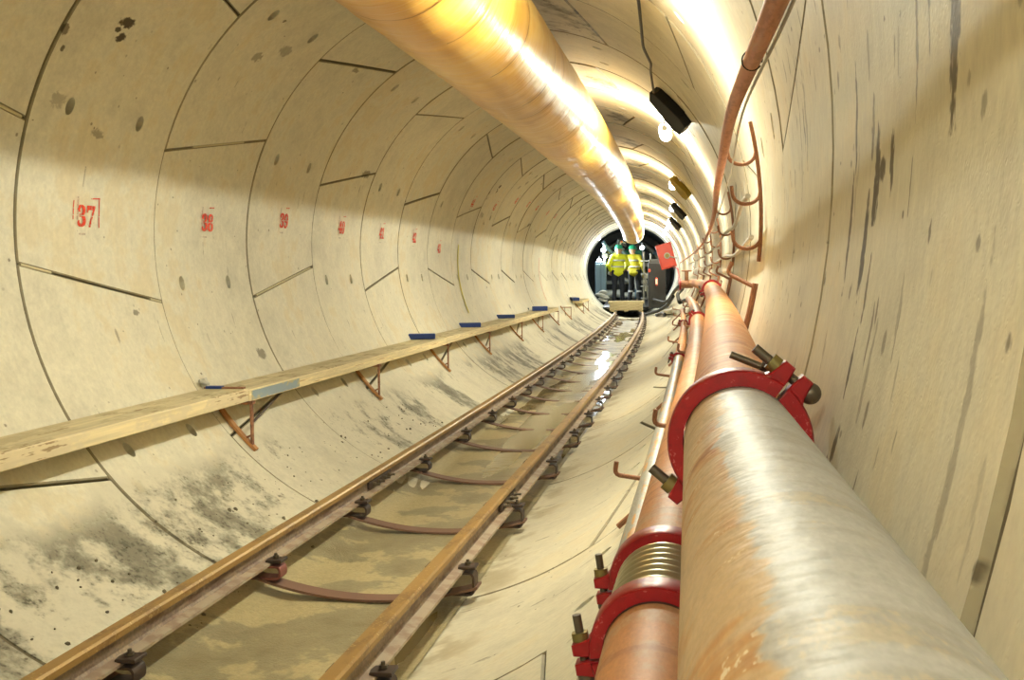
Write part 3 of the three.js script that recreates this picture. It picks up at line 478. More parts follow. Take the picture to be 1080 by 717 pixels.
// ------------------------------------------------------------------ timber walkway on steel brackets, left wall
{
  const planks = [[-2.6, 1.06, 'near timber walkway plank, dirty, running out of the frame on the left', 1], [1.065, 4.98, 'second timber walkway plank, with a grey-blue painted patch at its near end', 0], [4.985, 6.9, 'third timber walkway plank, ending at the second blue strap', 0], [6.905, 9.9, 'fourth timber walkway plank, between the blue straps', 0], [9.905, 13.1, 'fifth timber walkway plank, last before the gap in the walkway', 0], [18.2, 20.6, 'small far timber walkway plank past the gap', 0]];
  planks.forEach(([j0, j1, label, dirty], i) => {
    const z0 = Z0 + j0, z1 = Z0 + j1, Y = i % 2 ? -0.645 : -0.641;
    const t = thing('walkway_plank', label, 'plank', Math.max(0.2, z0), -0.97, Y, 'timber walkway planks');
    wpart('board', sweep([[-0.1, 0], [0.097, 0], [0.1, -0.003], [0.1, -0.049], [0.097, -0.052], [-0.075, -0.052]], range(z0, z1, 0.5), -0.962, Y), dirty ? M.woodDirty : M.wood, t);
    wpart('walked_top', sweep([[-0.099, 0.0002], [-0.099, 0.0016], [0.092, 0.0016], [0.094, 0.0002]], range(z0 + 0.004, z1 - 0.004, 0.5), -0.962, Y), M.woodTop, t);
    if (i === 1) wpart('paint_patch', sweep([[0.1001, -0.006], [0.1012, -0.006], [0.1012, -0.047], [0.1001, -0.047]], range(z0 + 0.03, z0 + 0.62, 0.3), -0.962, Y), std({ map: (() => { const f = octaves(256, 64, 8, 3, 555, 4, 0.6); return tex(256, 64, (x, y, k, c) => { c[0] = 150; c[1] = 168; c[2] = 180; mix3(c, [196, 184, 140], smooth(-0.1, 0.5, f[k])); }, true, [1.6, 10]); })(), roughness: 0.7 }), t);
  });
  const legs = [-0.9, 1.08, 3.05, 5.0, 6.86, 9.0, 11.0, 13.05, 15.3, 18.5, 20.3];
  legs.forEach((j, i) => {
    const z = Z0 + j, w = i === 0 ? 'walkway bracket at the left frame edge under the near plank' : i === 8 ? 'bare walkway bracket standing in the gap, carrying no plank' : `rusty walkway bracket, ${ordinal[i] === 'nearest' ? 'first' : ordinal[i]} from the left under the planks`;
    const t = thing('walkway_bracket', w, 'bracket', z, -0.93, -0.9, 'walkway brackets');
    // flat bar fixed to the wall
    const bar = []; for (let k = 0; k <= 6; k++) { const a = lin(-123.2, -137.2, k / 6); bar.push([(R - 0.004) * Math.sin(a * D2R), (R - 0.004) * Math.cos(a * D2R)]); } const inner = bar.map(([x, y]) => [x * 0.990, y * 0.990]).reverse();
    wpart('wall_bar', sweep([...bar, ...inner], [z - 0.022, z + 0.01], 0, 0), M.barOrange, t);
    wpart('leg', sweep([[-0.009, 0.19], [0.0, 0.19], [0.0, -0.004], [-0.009, -0.004]], [z - 0.014, z + 0.006], -0.852, -0.884 + 0.0), M.rustBar, t);
    wpart('top_arm', sweep([[0, 0], [0.222, 0], [0.222, -0.014], [0.02, -0.014]], [z - 0.018, z + 0.018], -1.07, -0.6935), M.rustBar, t);
    wpart('foot_brace', polyTube([P(z, -0.858, -0.84), P(z, -0.885, -0.853)], 0.005, 6), M.rustBar, t);
    if (i === 1) wpart('tie_rod', polyTube([P(z + 0.01, -0.862, -0.79), P(z + 0.62, -0.94, -0.70)], 0.006, 6), M.tieDark, t);
  });
  // blue straps over the plank joints
  [[4.72, 'nearest bright blue strap lying across the walkway planks'], [6.6, 'second blue strap lying across the walkway planks'], [8.7, 'third blue strap lying across the walkway planks'], [11.3, 'small dark blue strap at the outer edge of the far planks'], [18.0, 'dark blue block on the far end of the walkway']].forEach(([j, label], i) => {
    const t = thing('walkway_strap', label, 'strap', Z0 + j, -0.98, -0.641, 'blue straps on the walkway');
    part('bar', T(rbox(i === 4 ? 0.12 : 0.2, i > 2 ? 0.06 : 0.04, i === 4 ? 0.5 : 0.07, 0.006), i === 3 ? 0.05 : -0.015, 0.022 + (i > 2 ? 0.01 : 0), 0, 0, 0.22, 0), M.blue, t);
    part('end_hook', T(rbox(0.04, 0.03, 0.05, 0.004), -0.115, 0.026, 0.0), M.black, t);
  });
  const t = thing('joint_strap', 'thin blue and rusty strap across the first plank joint', 'strap', Z0 + 1.06, -0.97, -0.641);
  part('strap_bar', T(rbox(0.18, 0.008, 0.028, 0.002), 0.0, 0.006, 0), M.rustBar, t); part('blue_sleeve', T(rbox(0.075, 0.012, 0.032, 0.003), -0.045, 0.008, 0), M.blue, t);
  const c = merge([T(rbox(0.03, 0.05, 0.025, 0.004), -0.09, 0.022, 0, 0, 0, 0.4), T(cyl(0.008, 0.05, 8), -0.085, 0.03, 0.02, 1.2, 0, 0.5)]); part('end_clamp', c, M.greyPale, t);
}

// ------------------------------------------------------------------ pipes on the right
const PA1 = [[0.06, 1.1416, -0.3061], [1.2, 1.1155, -0.3273]], PA2 = [[1.21, 1.1155, -0.3275], [8.5, 1.143, -0.292]], PA3 = [[8.52, 1.143, -0.292], [18, 1.12, -0.31]];
const PB1 = [[0.06, 1.044, -0.5505], [1.23, 1.028, -0.5627]], PB2 = [[1.5, 1.0245, -0.5655], [9, 1.044, -0.542]], PB3 = [[9.02, 1.044, -0.542], [17, 1.05, -0.55]];
const PC1 = [[0.1, 0.9205, -0.782], [7, 0.922, -0.694]], PC2 = [[7.02, 0.922, -0.694], [16.5, 0.935, -0.7]];
const RA = 0.0572, RB = 0.0572, RC = 0.0325;
const pm = (m, circ, kv = 1) => { const q = m.clone(); q.map = m.map.clone(); q.map.repeat.set(circ, kv); q.map.needsUpdate = true; return q; };
const mNear = pm(M.pipeNear, 1, 1), mRust = pm(M.pipeRust, 1, 1), mRustB = pm(M.pipeRustB, 1, 1), mGalv = pm(M.pipeGalv, 1, 0.8);
function pipe(name, label, pts, r, m, group) { const t = thing(name, label, 'pipe', Math.max(0.1, pts[0][0]), pts[0][1], pts[0][2], group); wpart('pipe_barrel', pipeGeo(pts, r, { n: 48, step: 1 }), m, t); wpart('end_groove', pipeGeo([[pts[pts.length - 1][0] - 0.03, ...pts[pts.length - 1].slice(1)], [pts[pts.length - 1][0] - 0.022, ...pts[pts.length - 1].slice(1)]], r + 0.0006, { n: 48, caps: false }), M.tieDark, t); return t; }
pipe('steel_pipe', 'nearest length of the thickest upper pipe, patchy grey and rust, in the right foreground', PA1, RA, mNear, 'upper pipe run');
pipe('steel_pipe', 'orange-rusted length of the upper pipe just beyond the big red clamp', PA2, RA, mRust, 'upper pipe run');
pipe('steel_pipe', 'far length of the upper pipe beyond the second red clamp', PA3, RA, mRust, 'upper pipe run');
pipe('steel_pipe', 'near length of the middle pipe, rusty, at the bottom frame edge', PB1, RB, mRustB, 'middle pipe run');
pipe('steel_pipe', 'long orange length of the middle pipe beyond the ribbed silver sleeve', PB2, RB, mRustB, 'middle pipe run');
pipe('steel_pipe', 'far length of the middle pipe beyond its distant red clamp', PB3, RB, mRustB, 'middle pipe run');
pipe('thin_pipe', 'thin galvanised lower pipe with orange rust streaks, near length', PC1, RC, mGalv, 'lower pipe run');
pipe('thin_pipe', 'far orange length of the thin lower pipe', PC2, RC, mRust, 'lower pipe run');
{ // ribbed sleeve between the two clamps of the middle pipe
  const t = thing('ribbed_sleeve', 'silver ribbed sleeve between two red clamps on the middle pipe', 'sleeve', 1.365, 1.0262, -0.564);
  const prof = []; for (let i = 0; i <= 72; i++) prof.push(new THREE.Vector2(0.06 + 0.0035 * Math.cos(i / 72 * Math.PI * 2 * 9), lin(-0.12, 0.12, i / 72)));
  const g = new THREE.LatheGeometry(prof, 40); g.rotateX(-Math.PI / 2); part('bellows', g, M.zinc, t);
}
function clamp(label, z, X, Y, r, w, at, bolts, big = 1, flip = [1, -1], group = 'red pipe clamps') {
  const t = thing('pipe_clamp', label, 'clamp', z, X, Y, group), ro = r + 0.017 * big;
  const sec = [[r + 0.0008, -w / 2], [ro - 0.002, -w / 2], [ro, -w / 2 + 0.003], [ro, w / 2 - 0.003], [ro - 0.002, w / 2], [r + 0.0008, w / 2], [r + 0.0008, w / 2 - 0.004], [r + 0.006 * big, w / 2 - 0.006], [r + 0.006 * big, -w / 2 + 0.006], [r + 0.0008, -w / 2 + 0.004]].map((p) => new THREE.Vector2(...p)); sec.push(sec[0].clone());
  const ang = (d) => d * D2R;                                             // from the top, clockwise as the viewer sees it
  for (const h of [0, 1]) {
    const from = at + h * 180 + 3, g = new THREE.LatheGeometry(sec, 26, 0, ang(174)); // lathe around y starting at +z towards +x
    g.rotateX(-Math.PI / 2);                                              // axis to z; start angle at +y, turning towards +x
    const q = toCreasedNormals(g.toNonIndexed(), 0.6); q.rotateZ(-ang(from)); part('clamp_half', q, M.red, t);
  }
  for (const h of [0, 1]) {
    const a = ang(at + h * 180), lug = part('bolt_lug', new THREE.BufferGeometry(), M.red, t);
    const s = new THREE.Shape(); [[0.004, -0.004], [0.034, -0.008], [0.02, 0.012], [0.0165, 0.03], [0.0065, 0.03], [0.004, 0.016]].forEach((p, i) => i ? s.lineTo(p[0] * big, p[1] * big) : s.moveTo(p[0] * big, p[1] * big));
    const one = new THREE.ExtrudeGeometry(s, { depth: w * 0.5, bevelEnabled: true, bevelSize: 0.0015, bevelThickness: 0.0015, bevelSegments: 1 }); one.translate(0, ro - 0.012 * big, -w * 0.25);
    const two = one.clone(); two.scale(-1, 1, 1); { const ix = two.index; const p = two.attributes.position; if (!ix) for (const k of Object.keys(two.attributes)) { const at2 = two.attributes[k], m2 = at2.itemSize; for (let i = 0; i < p.count; i += 3) for (let c = 0; c < m2; c++) { const v = at2.array[(i + 1) * m2 + c]; at2.array[(i + 1) * m2 + c] = at2.array[(i + 2) * m2 + c]; at2.array[(i + 2) * m2 + c] = v; } } two.computeVertexNormals(); }
    lug.geometry = merge([one, two]); lug.rotation.z = -a;
    for (const dz of bolts) {
      const b = new THREE.Group(), y = ro + 0.009 * big; b.name = 'bolt'; b.rotation.z = -a; const fl = flip[h]; t.add(b);
      part('shank', T(cyl(0.0052 * big, 0.078 * big, 12), -0.011 * big * fl, y, dz, 0, 0, Math.PI / 2), M.boltSteel, b); part('nut', T(cyl(0.0105 * big, 0.01 * big, 6), -0.0245 * big * fl, y, dz, 0, 0, Math.PI / 2), M.brass, b); part('head', T(new THREE.SphereGeometry(0.0115 * big, 14, 10), 0.0235 * big * fl, y, dz), M.boltSteel, b);
    }
  }
  return t;
}
const bigClamp = clamp('big bright red bolted clamp joining the two nearest lengths of the upper pipe', 1.2, 1.1155, -0.3273, RA, 0.046, 40, [0], 1.0);
{ const t = bigClamp, b = new THREE.Group(); b.name = 'rear_bolt'; b.rotation.z = -22 * D2R; t.add(b); part('rear_lug', T(rbox(0.012, 0.026, 0.02, 0.003), 0.012, RA + 0.014, -0.06), M.red, b); part('shank', T(cyl(0.004, 0.055, 12), -0.012, RA + 0.018, -0.06, 0, 0, Math.PI / 2), M.boltSteel, b); part('nut', T(cyl(0.0085, 0.009, 6), 0.0, RA + 0.018, -0.06, 0, 0, Math.PI / 2), M.tieDark, b); }
clamp('red bolted clamp on the middle pipe at the near end of the ribbed sleeve', 1.23, 1.028, -0.5627, RB, 0.046, -100, [0], 0.95, [-1, 1]);
clamp('red bolted clamp on the middle pipe at the far end of the ribbed sleeve', 1.5, 1.0245, -0.5655, RB, 0.046, -98, [0], 0.95, [-1, 1]);
clamp('distant red clamp on the upper pipe', 8.5, 1.143, -0.292, RA, 0.06, 75, [0], 1.0);
clamp('distant red clamp on the middle pipe', 9, 1.044, -0.542, RB, 0.06, -40, [0], 1.0);
clamp('small red clamp on the thin galvanised pipe', 7, 0.922, -0.694, RC, 0.05, -70, [0], 0.85);
clamp('far small red clamp on the thin pipe near the machine', 12, 0.929, -0.697, RC, 0.05, -70, [0], 0.85);

// ------------------------------------------------------------------ wall hangers with hooks
const HANG = [3.42, 6.4, 9.4, 12.4, 15.4, 18.4];
const wallX = (Y, r = R) => Math.sqrt(r * r - Y * Y);
function at2(pts, z) { const [a, b] = pts, t = (z - a[0]) / (b[0] - a[0]); return [lin(a[1], b[1], t), lin(a[2], b[2], t)]; }
HANG.forEach((z, i) => {
  const t = thing('pipe_hanger', `rusty bar hanger with hooks on the right wall, ${i ? ordinal[i + 1] + ' from the viewer' : 'nearest the viewer'}`, 'pipe hanger', z, 1.2, -0.3, 'hook hangers on the right wall');
  const bar = []; for (let k = 0; k <= 10; k++) { const a = lin(99, 139, k / 10); bar.push(PA(z, a, R - 0.012)); } wpart('wall_bar', tubePts(bar, 0.009, 8, 20), M.rustBar, t);
  const arm = (X, Y, r, dx, tip) => { // an L: from the wall under a pipe, with its end turned up
    const low = Y - r - 0.009, pts = [P(z, Math.min(wallX(low - 0.03) - 0.012, X + r + 0.1), low - 0.03), P(z, X + r * 0.4, low - 0.006), P(z, X - r - dx, low + 0.012), P(z, X - r - dx + 0.006, low + 0.012 + tip)]; wpart('hook_arm', polyTube(pts, 0.0072, 8), M.rustBar, t); };
  const pa = z < 1.2 ? PA1 : z < 8.5 ? PA2 : PA3, pb = z < 1.3 ? PB1 : z < 9 ? PB2 : PB3, pc = z < 7 ? PC1 : PC2;
  let q = at2(pb, z); arm(q[0], q[1], RB, 0.055, 0.045); q = at2(pc, z); arm(q[0], q[1], RC, 0.09, 0.04);
  wpart('hook_arm', polyTube([PA(z, 99.5, R - 0.014), P(z + 0.05, 1.135, -0.162), P(z + 0.05, 1.15, -0.128)], 0.0065, 8), M.rustBar, t);
  {
    const top = []; for (let k = 0; k <= 8; k++) top.push(PA(z - 0.02, lin(77, 96, k / 8), R - 0.012)); wpart('hook_rod', tubePts(top, 0.006, 8, 16), M.rustBar, t);
    for (const Y of [0.2, 0.085, -0.045]) { const x1 = wallX(Y) - 0.012, pts = []; for (let k = 0; k <= 8; k++) { const a = Math.PI * k / 8; pts.push(P(z - 0.02, x1 - 0.04 + 0.04 * Math.cos(a), Y - 0.012 - 0.034 * Math.sin(a))); } pts.push(P(z - 0.02, x1 - 0.082, Y + 0.008)); wpart('loop_hook', tubePts(pts, 0.0055, 8, 26), M.rustBar, t); }
  }
});

// ------------------------------------------------------------------ hose, cables
{
  const pts = [[0.2, 1.18, 0.118], [0.7, 1.168, 0.121], [1.2, 1.154, 0.126], [2.1, 1.128, 0.149], [2.5, 1.122, 0.154], [2.95, 1.118, 0.145], [3.4, 1.118, 0.158], [4.2, 1.112, 0.143], [5.3, 1.118, 0.15], [6.4, 1.125, 0.158], [8, 1.125, 0.14], [9.4, 1.13, 0.155], [12.4, 1.13, 0.15], [16, 1.12, 0.14], [20, 1.1, 0.13], [25, 1.08, 0.1]];
  const c = new THREE.CatmullRomCurve3(pts.map((p) => V(p[1], p[2], p[0]))), fine = c.getPoints(150).map((p) => [p.z, p.x, p.y]);
  const h = wpart('air_hose', pipeGeo(fine, 0.0122, { n: 20 }), M.hose, scene); tag(h, 'pinkish brown hose hanging in hooks high on the right wall', 'hose');
  const cab = (name, list, r, m, label) => { const cc = new THREE.CatmullRomCurve3(list.map((p) => V(p[1], p[2], p[0]))); tag(wpart(name, pipeGeo(cc.getPoints(90).map((p) => [p.z, p.x, p.y]), r, { n: 10 }), m, scene), label, 'cable'); };
  cab('side_cable', [[0.2, 1.186, 0.117], [1.2, 1.170, 0.124], [2.1, 1.143, 0.135], [3.4, 1.146, 0.142], [6.4, 1.146, 0.152], [9.4, 1.15, 0.148], [16, 1.14, 0.13], [25, 1.1, 0.09]], 0.0022, M.greyPale, 'thin pale cable running beside the brown hose');
  cab('side_cable', [[3.3, 1.19, 0.056], [3.6, 1.185, 0.055], [4.8, 1.19, 0.03], [6.4, 1.185, 0.05], [9.4, 1.19, 0.045], [14, 1.18, 0.04], [22, 1.15, 0.02]], 0.008, M.greyPale, 'grey cable lying in the middle loops on the right wall');
  cab('side_cable', [[3.3, 1.2, -0.06], [4.9, 1.192, -0.09], [6.4, 1.188, -0.075], [9.4, 1.19, -0.08], [14, 1.18, -0.09], [22, 1.16, -0.1]], 0.007, M.white, 'white cable lying in the lowest loops on the right wall');
  const tw = []; for (let k = 0; k <= 16; k++) { const a = lin(-0.3, Math.PI * 2 - 0.6, k / 16); tw.push(P(1.62 + 0.004 * k / 16, 1.1415 + 0.0138 * Math.cos(a), 0.138 + 0.0138 * Math.sin(a))); } tag(wpart('tie_wire', tubePts(tw, 0.0012, 6, 40), M.black, scene), 'black wire twisted around the brown hose near the top', 'wire');
}

// ------------------------------------------------------------------ far end: machine back-up, clutter, two workers
const ZE = Z0 + LAST + 1;
{
  const box = (t, n, w, h, d, x, y, z, m, rx = 0, ry = 0, rz = 0) => part(n, T(rbox(w, h, d, 0.012), x, y, z, rx, ry, rz), m, t);
  // trolley deck at the end of the rails
  let t = thing('timber_skid', 'dusty timber skid lying across the far end of the rails', 'skid', 27.9, -0.12, -1.018);
  for (let k = 0; k < 5; k++) box(t, 'slat', 0.86, 0.05, 0.12, 0, 0.22 + (k % 2) * 0.006, -0.28 + k * 0.14, M.woodTop, 0, rr(-0.03, 0.03), 0);
  for (const x of [-0.34, 0, 0.34]) box(t, 'bearer', 0.1, 0.19, 0.72, x, 0.095, 0, M.woodDirty);
  box(t, 'front_board', 0.8, 0.18, 0.03, 0, 0.12, 0.375, M.woodTop);
  t = thing('work_platform', 'dark steel platform on which the two workers stand', 'platform', 32.6, -0.1, -1.2);
  box(t, 'deck', 1.3, 0.04, 6.6, 0, 0.26, -0.5, M.darkSteel); for (const x of [-0.33, 0.33]) box(t, 'beam', 0.09, 0.2, 6.6, x, 0.14, -0.5, M.steel);
  for (const x of [-0.4, 0.4]) for (const zz of [-2.5, 2]) part('wheel', T(cyl(0.11, 0.05, 18), x, 0.1, zz, 0, 0, Math.PI / 2), M.black, t);
  t = thing('control_cabinet', 'blue-grey control cabinet at the left of the far opening', 'cabinet', 33.2, -0.86, -0.72);
  box(t, 'body', 0.32, 1.0, 0.5, 0, 0.5, 0, M.blueGrey); box(t, 'door', 0.13, 0.9, 0.03, -0.08, 0.5, 0.26, M.blueGrey); box(t, 'door', 0.13, 0.9, 0.03, 0.08, 0.5, 0.26, M.blueGrey); box(t, 'plinth', 0.36, 0.08, 0.54, 0, 0.02, 0, M.darkSteel);
  t = thing('bagged_grout', 'pale sacks heaped below the blue-grey cabinet', 'sacks', 32.2, -0.84, -0.86);
  for (let k = 0; k < 5; k++) { const g = new THREE.SphereGeometry(0.13, 14, 10); g.scale(1.2, 0.45, 1); part('sack', T(g, rr(-0.08, 0.14), 0.06 + 0.05 * k, rr(-0.1, 0.1), rr(-0.2, 0.2), rr(0, 3), rr(-0.3, 0.3)), M.greyPale, t); }
  t = thing('red_cabinet', 'tilted red electrical box with a round dial beside the far opening', 'electrical box', 27.6, 0.92, 0.02); t.rotation.z = 0.26;
  box(t, 'case', 0.38, 0.6, 0.16, 0, 0.3, 0, M.redBox); box(t, 'lid', 0.34, 0.56, 0.02, 0, 0.3, 0.088, M.redBox); part('dial', T(cyl(0.075, 0.03, 24), 0.02, 0.3, 0.11, Math.PI / 2), M.greyPale, t); part('dial_face', T(cyl(0.05, 0.012, 24), 0.02, 0.3, 0.128, Math.PI / 2), M.olive, t); box(t, 'handle', 0.16, 0.03, 0.03, 0.16, 0.22, 0.12, M.greyPale, 0, 0, -0.5);
  t = thing('dark_power_unit', 'tall black power unit behind the red box', 'machine', 29.6, 0.66, -1.0);
  box(t, 'body', 0.44, 1.15, 0.9, 0, 0.6, 0, M.black); box(t, 'top_cover', 0.4, 0.1, 0.8, 0, 1.22, 0, M.darkSteel); part('red_knob', T(new THREE.CapsuleGeometry(0.035, 0.14, 4, 10), -0.02, 0.7, 0.47), M.redBox, t); part('red_knob', T(new THREE.CapsuleGeometry(0.03, 0.03, 4, 10), -0.2, 0.98, 0.47), M.redBox, t); part('white_plate', T(rbox(0.05, 0.13, 0.02, 0.004), -0.02, 0.7, 0.505), M.white, t);
  t = thing('hydraulic_frame', 'pale steel frame of posts and pipes between the workers and the black unit', 'frame', 30.8, 0.36, -1.05);
  for (const [x, zz, lean, h] of [[-0.02, 0, 0.0, 1.55], [0.14, -0.1, -0.04, 1.5], [0.3, 0.1, 0.12, 0.95], [0.06, 0.3, 0.16, 1.05]]) part('post', T(cyl(0.024, h, 12), x, h / 2, zz, 0, 0, lean), M.steel, t);
  for (const y of [0.3, 0.62, 0.95, 1.3]) part('rail_bar', T(cyl(0.018, 0.4, 10), 0.1, y, 0, 0, 0, Math.PI / 2), M.steel, t);
  for (let k = 0; k < 7; k++) box(t, 'valve_block', rr(0.05, 0.11), rr(0.06, 0.13), 0.1, rr(-0.05, 0.24), rr(0.2, 1.3), rr(0, 0.15), k % 3 ? M.greyPale : M.brass);
  t = thing('segment_erector', 'pale machinery with cylinders at the upper left of the far opening', 'machine', 34.2, -0.45, 0.35);
  for (let k = 0; k < 10; k++) part('cylinder', T(cyl(0.05, 0.5, 14), rr(-0.35, 0.3), rr(0, 0.45), rr(-0.3, 0.3), 0, rr(0, 3), 0.9 + rr(-0.5, 0.5)), k % 2 ? M.steel : M.blueGrey, t);
  for (let k = 0; k < 12; k++) box(t, 'bracket_block', rr(0.08, 0.2), rr(0.06, 0.14), 0.15, rr(-0.35, 0.3), rr(0, 0.5), rr(0, 0.3), k % 2 ? M.white : M.darkSteel, 0, 0, rr(-0.5, 0.5));
  box(t, 'orange_block', 0.07, 0.06, 0.06, 0.2, 0.55, 0.35, std({ color: 0xe0702a, roughness: 0.5 }));
  t = thing('green_panel', 'teal green box with dark top hanging behind the duct end', 'panel', 34.6, 0.1, 0.35); box(t, 'panel_body', 0.5, 0.22, 0.1, 0, 0.2, 0, std({ color: 0x2f8f72, roughness: 0.5 })); box(t, 'panel_top', 0.5, 0.16, 0.3, 0.1, 0.42, 0, M.black);
  t = thing('pump_skid', 'pale pump with pipes and flanges behind the workers legs', 'machine', 35.2, -0.25, -0.9);
  for (const [x, y, l, rr2, rz] of [[-0.3, 0.25, 0.7, 0.12, Math.PI / 2], [0.2, 0.2, 0.5, 0.09, Math.PI / 2], [0.45, 0.5, 0.9, 0.05, 0.1], [-0.05, 0.75, 0.8, 0.05, 1.2]]) part('pump_pipe', T(cyl(rr2, l, 18), x, y, 0, 0, 0, rz), M.greyPale, t);
  for (const x of [-0.62, 0.0, 0.42]) part('pump_flange', T(cyl(0.16, 0.04, 20), x, 0.22, 0, 0, 0, Math.PI / 2), M.blueGrey, t);
  t = thing('thrust_frame', 'grey ring frame with rams deep inside the far opening', 'machine', 36.6, 0, 0);
  part('frame_ring', new THREE.TorusGeometry(1.02, 0.1, 10, 40), M.steel, t); for (let k = 0; k < 10; k++) { const a = k / 10 * Math.PI * 2; part('ram', T(cyl(0.07, 0.7, 14), 1.02 * Math.cos(a), 1.02 * Math.sin(a), 0.35, Math.PI / 2), k % 3 ? M.blueGrey : M.white, t); }
  for (const y of [-0.3, 0.25]) part('cross_beam', T(rbox(1.9, 0.12, 0.1, 0.01), 0, y, 0), M.steel, t);
  const cable = (n, pts, r, m, label) => tag(wpart(n, tubePts(pts.map((p) => P(...p)), r, 8, 40), m, scene), label, 'hose');
  cable('slack_hose', [[30.5, 0.1, -1.13], [29, 0.35, -1.14], [27.5, 0.62, -1.02], [26, 0.82, -0.85], [24.5, 0.92, -0.62]], 0.04, M.blackRubber, 'thick black hose lying round the lower right of the far opening');
  cable('slack_hose', [[29, 0.55, -0.75], [27.5, 0.78, -0.8], [26, 0.86, -0.72], [24, 0.94, -0.5], [22, 1.02, -0.35]], 0.035, M.blackRubber, 'black hose sagging beside the far pipes');
  cable('slack_hose', [[27.4, 1.0, 0.05], [26, 1.06, -0.02], [24.5, 1.05, -0.2], [24, 1.02, -0.5]], 0.022, std({ color: 0x8c2f25, roughness: 0.5 }), 'dark red hose dropping below the red box');
  cable('slack_hose', [[24, 0.75, -0.93], [22.8, 0.78, -0.9], [21.2, 0.84, -0.84], [20, 0.86, -0.8]], 0.05, M.greyPale, 'pale fat hose end lying on the wall foot near the far pipes');
  cable('slack_hose', [[26, 0.58, -1.06], [24.5, 0.68, -0.98], [23, 0.72, -0.96]], 0.035, M.darkSteel, 'short dark hose end beside the pale one');
  cable('slack_hose', [[20, 1.0, -0.42], [18.8, 0.9, -0.5], [18.2, 0.92, -0.62], [19, 1.02, -0.6]], 0.03, M.blackRubber, 'looped black hose above the end of the pipes');
  t = thing('valve_manifold', 'rusty red valve manifold at the end of the upper pipe', 'valve', 18.2, 1.03, -0.33);
  part('valve_body', T(cyl(0.065, 0.2, 18), 0, 0, 0, 0, 0, Math.PI / 2), M.rustBar, t); part('flange', T(cyl(0.095, 0.03, 20), -0.1, 0, 0, 0, 0, Math.PI / 2), M.red, t); part('stem', T(cyl(0.03, 0.16, 12), 0, 0.13, 0), M.rustBar, t); part('hand_wheel', T(new THREE.TorusGeometry(0.07, 0.012, 8, 20), 0, 0.21, 0, Math.PI / 2), M.rustBar, t);
  // cold white work lamps of the machine
  [[33.0, -0.78, 0.62, 'cold white work lamp at the upper left of the far opening'], [31.0, 0.30, 0.62, 'cold white work lamp right of the duct end'], [34.0, -0.92, 0.35, 'cold white work lamp above the blue-grey cabinet'], [30.2, -0.86, 0.86, 'small cold lamp on the last ring at upper left']].forEach(([z, X, Y, label], i) => {
    const l = thing('work_lamp', label, 'lamp', z, X, Y, 'cold work lamps at the machine'); part('lamp_housing', T(cyl(0.07, 0.06, 16, 0.05), 0, 0, -0.06, Math.PI / 2), M.darkSteel, l); part('glow_lens', T(new THREE.SphereGeometry(0.055, 16, 10), 0, 0, 0), M.coldLamp, l); part('mount', T(cyl(0.012, 0.12, 8), 0, 0.07, -0.06), M.darkSteel, l);
    const p = new THREE.PointLight(new THREE.Color(0.85, 0.94, 1), [6, 1.6, 7, 0.2][i]); p.name = 'work_light'; p.castShadow = true; p.shadow.radius = 2; l.add(p);
  });
}

// people: smooth union of tapered capsules, meshed per garment
function figure(bones, k, box, cell) {
  const [mn, mx] = box, size = Math.max(...[0, 1, 2].map((i) => mx[i] - mn[i])), res = Math.min(96, Math.ceil(size / cell)), mc = new MarchingCubes(res, M.black, false, false, 200000);
  const st = size / res, f = mc.field;
  const B = bones.map(([a, b, ra, rb]) => ({ a, d: [b[0] - a[0], b[1] - a[1], b[2] - a[2]], ra, rb })); for (const b of B) b.l = Math.max(1e-9, b.d[0] ** 2 + b.d[1] ** 2 + b.d[2] ** 2);
  for (let z = 0; z < res; z++) for (let y = 0; y < res; y++) for (let x = 0; x < res; x++) {
    const p = [mn[0] + x * st, mn[1] + y * st, mn[2] + z * st]; let s = 1e3;
    for (const b of B) { const q = [p[0] - b.a[0], p[1] - b.a[1], p[2] - b.a[2]], t = Math.max(0, Math.min(1, (q[0] * b.d[0] + q[1] * b.d[1] + q[2] * b.d[2]) / b.l)); const d = Math.hypot(q[0] - t * b.d[0], q[1] - t * b.d[1], q[2] - t * b.d[2]) - lin(b.ra, b.rb, t); const h = Math.max(0, Math.min(1, 0.5 + 0.5 * (s - d) / k)); s = s * (1 - h) + d * h - k * h * (1 - h); }
    f[x + y * res + z * res * res] = -s;
  }
  mc.isolation = 0; mc.update();
  const n = mc.count, pos = new Float32Array(n * 3), h = res / 2;
  for (let i = 0; i < n; i++) for (let c = 0; c < 3; c++) pos[i * 3 + c] = mn[c] + (mc.positionArray[i * 3 + c] + 1) * h * st;
  let g = new THREE.BufferGeometry(); g.setAttribute('position', new THREE.BufferAttribute(pos, 3)); g = mergeVertices(g, 1e-4); g.computeVertexNormals(); return g;
}
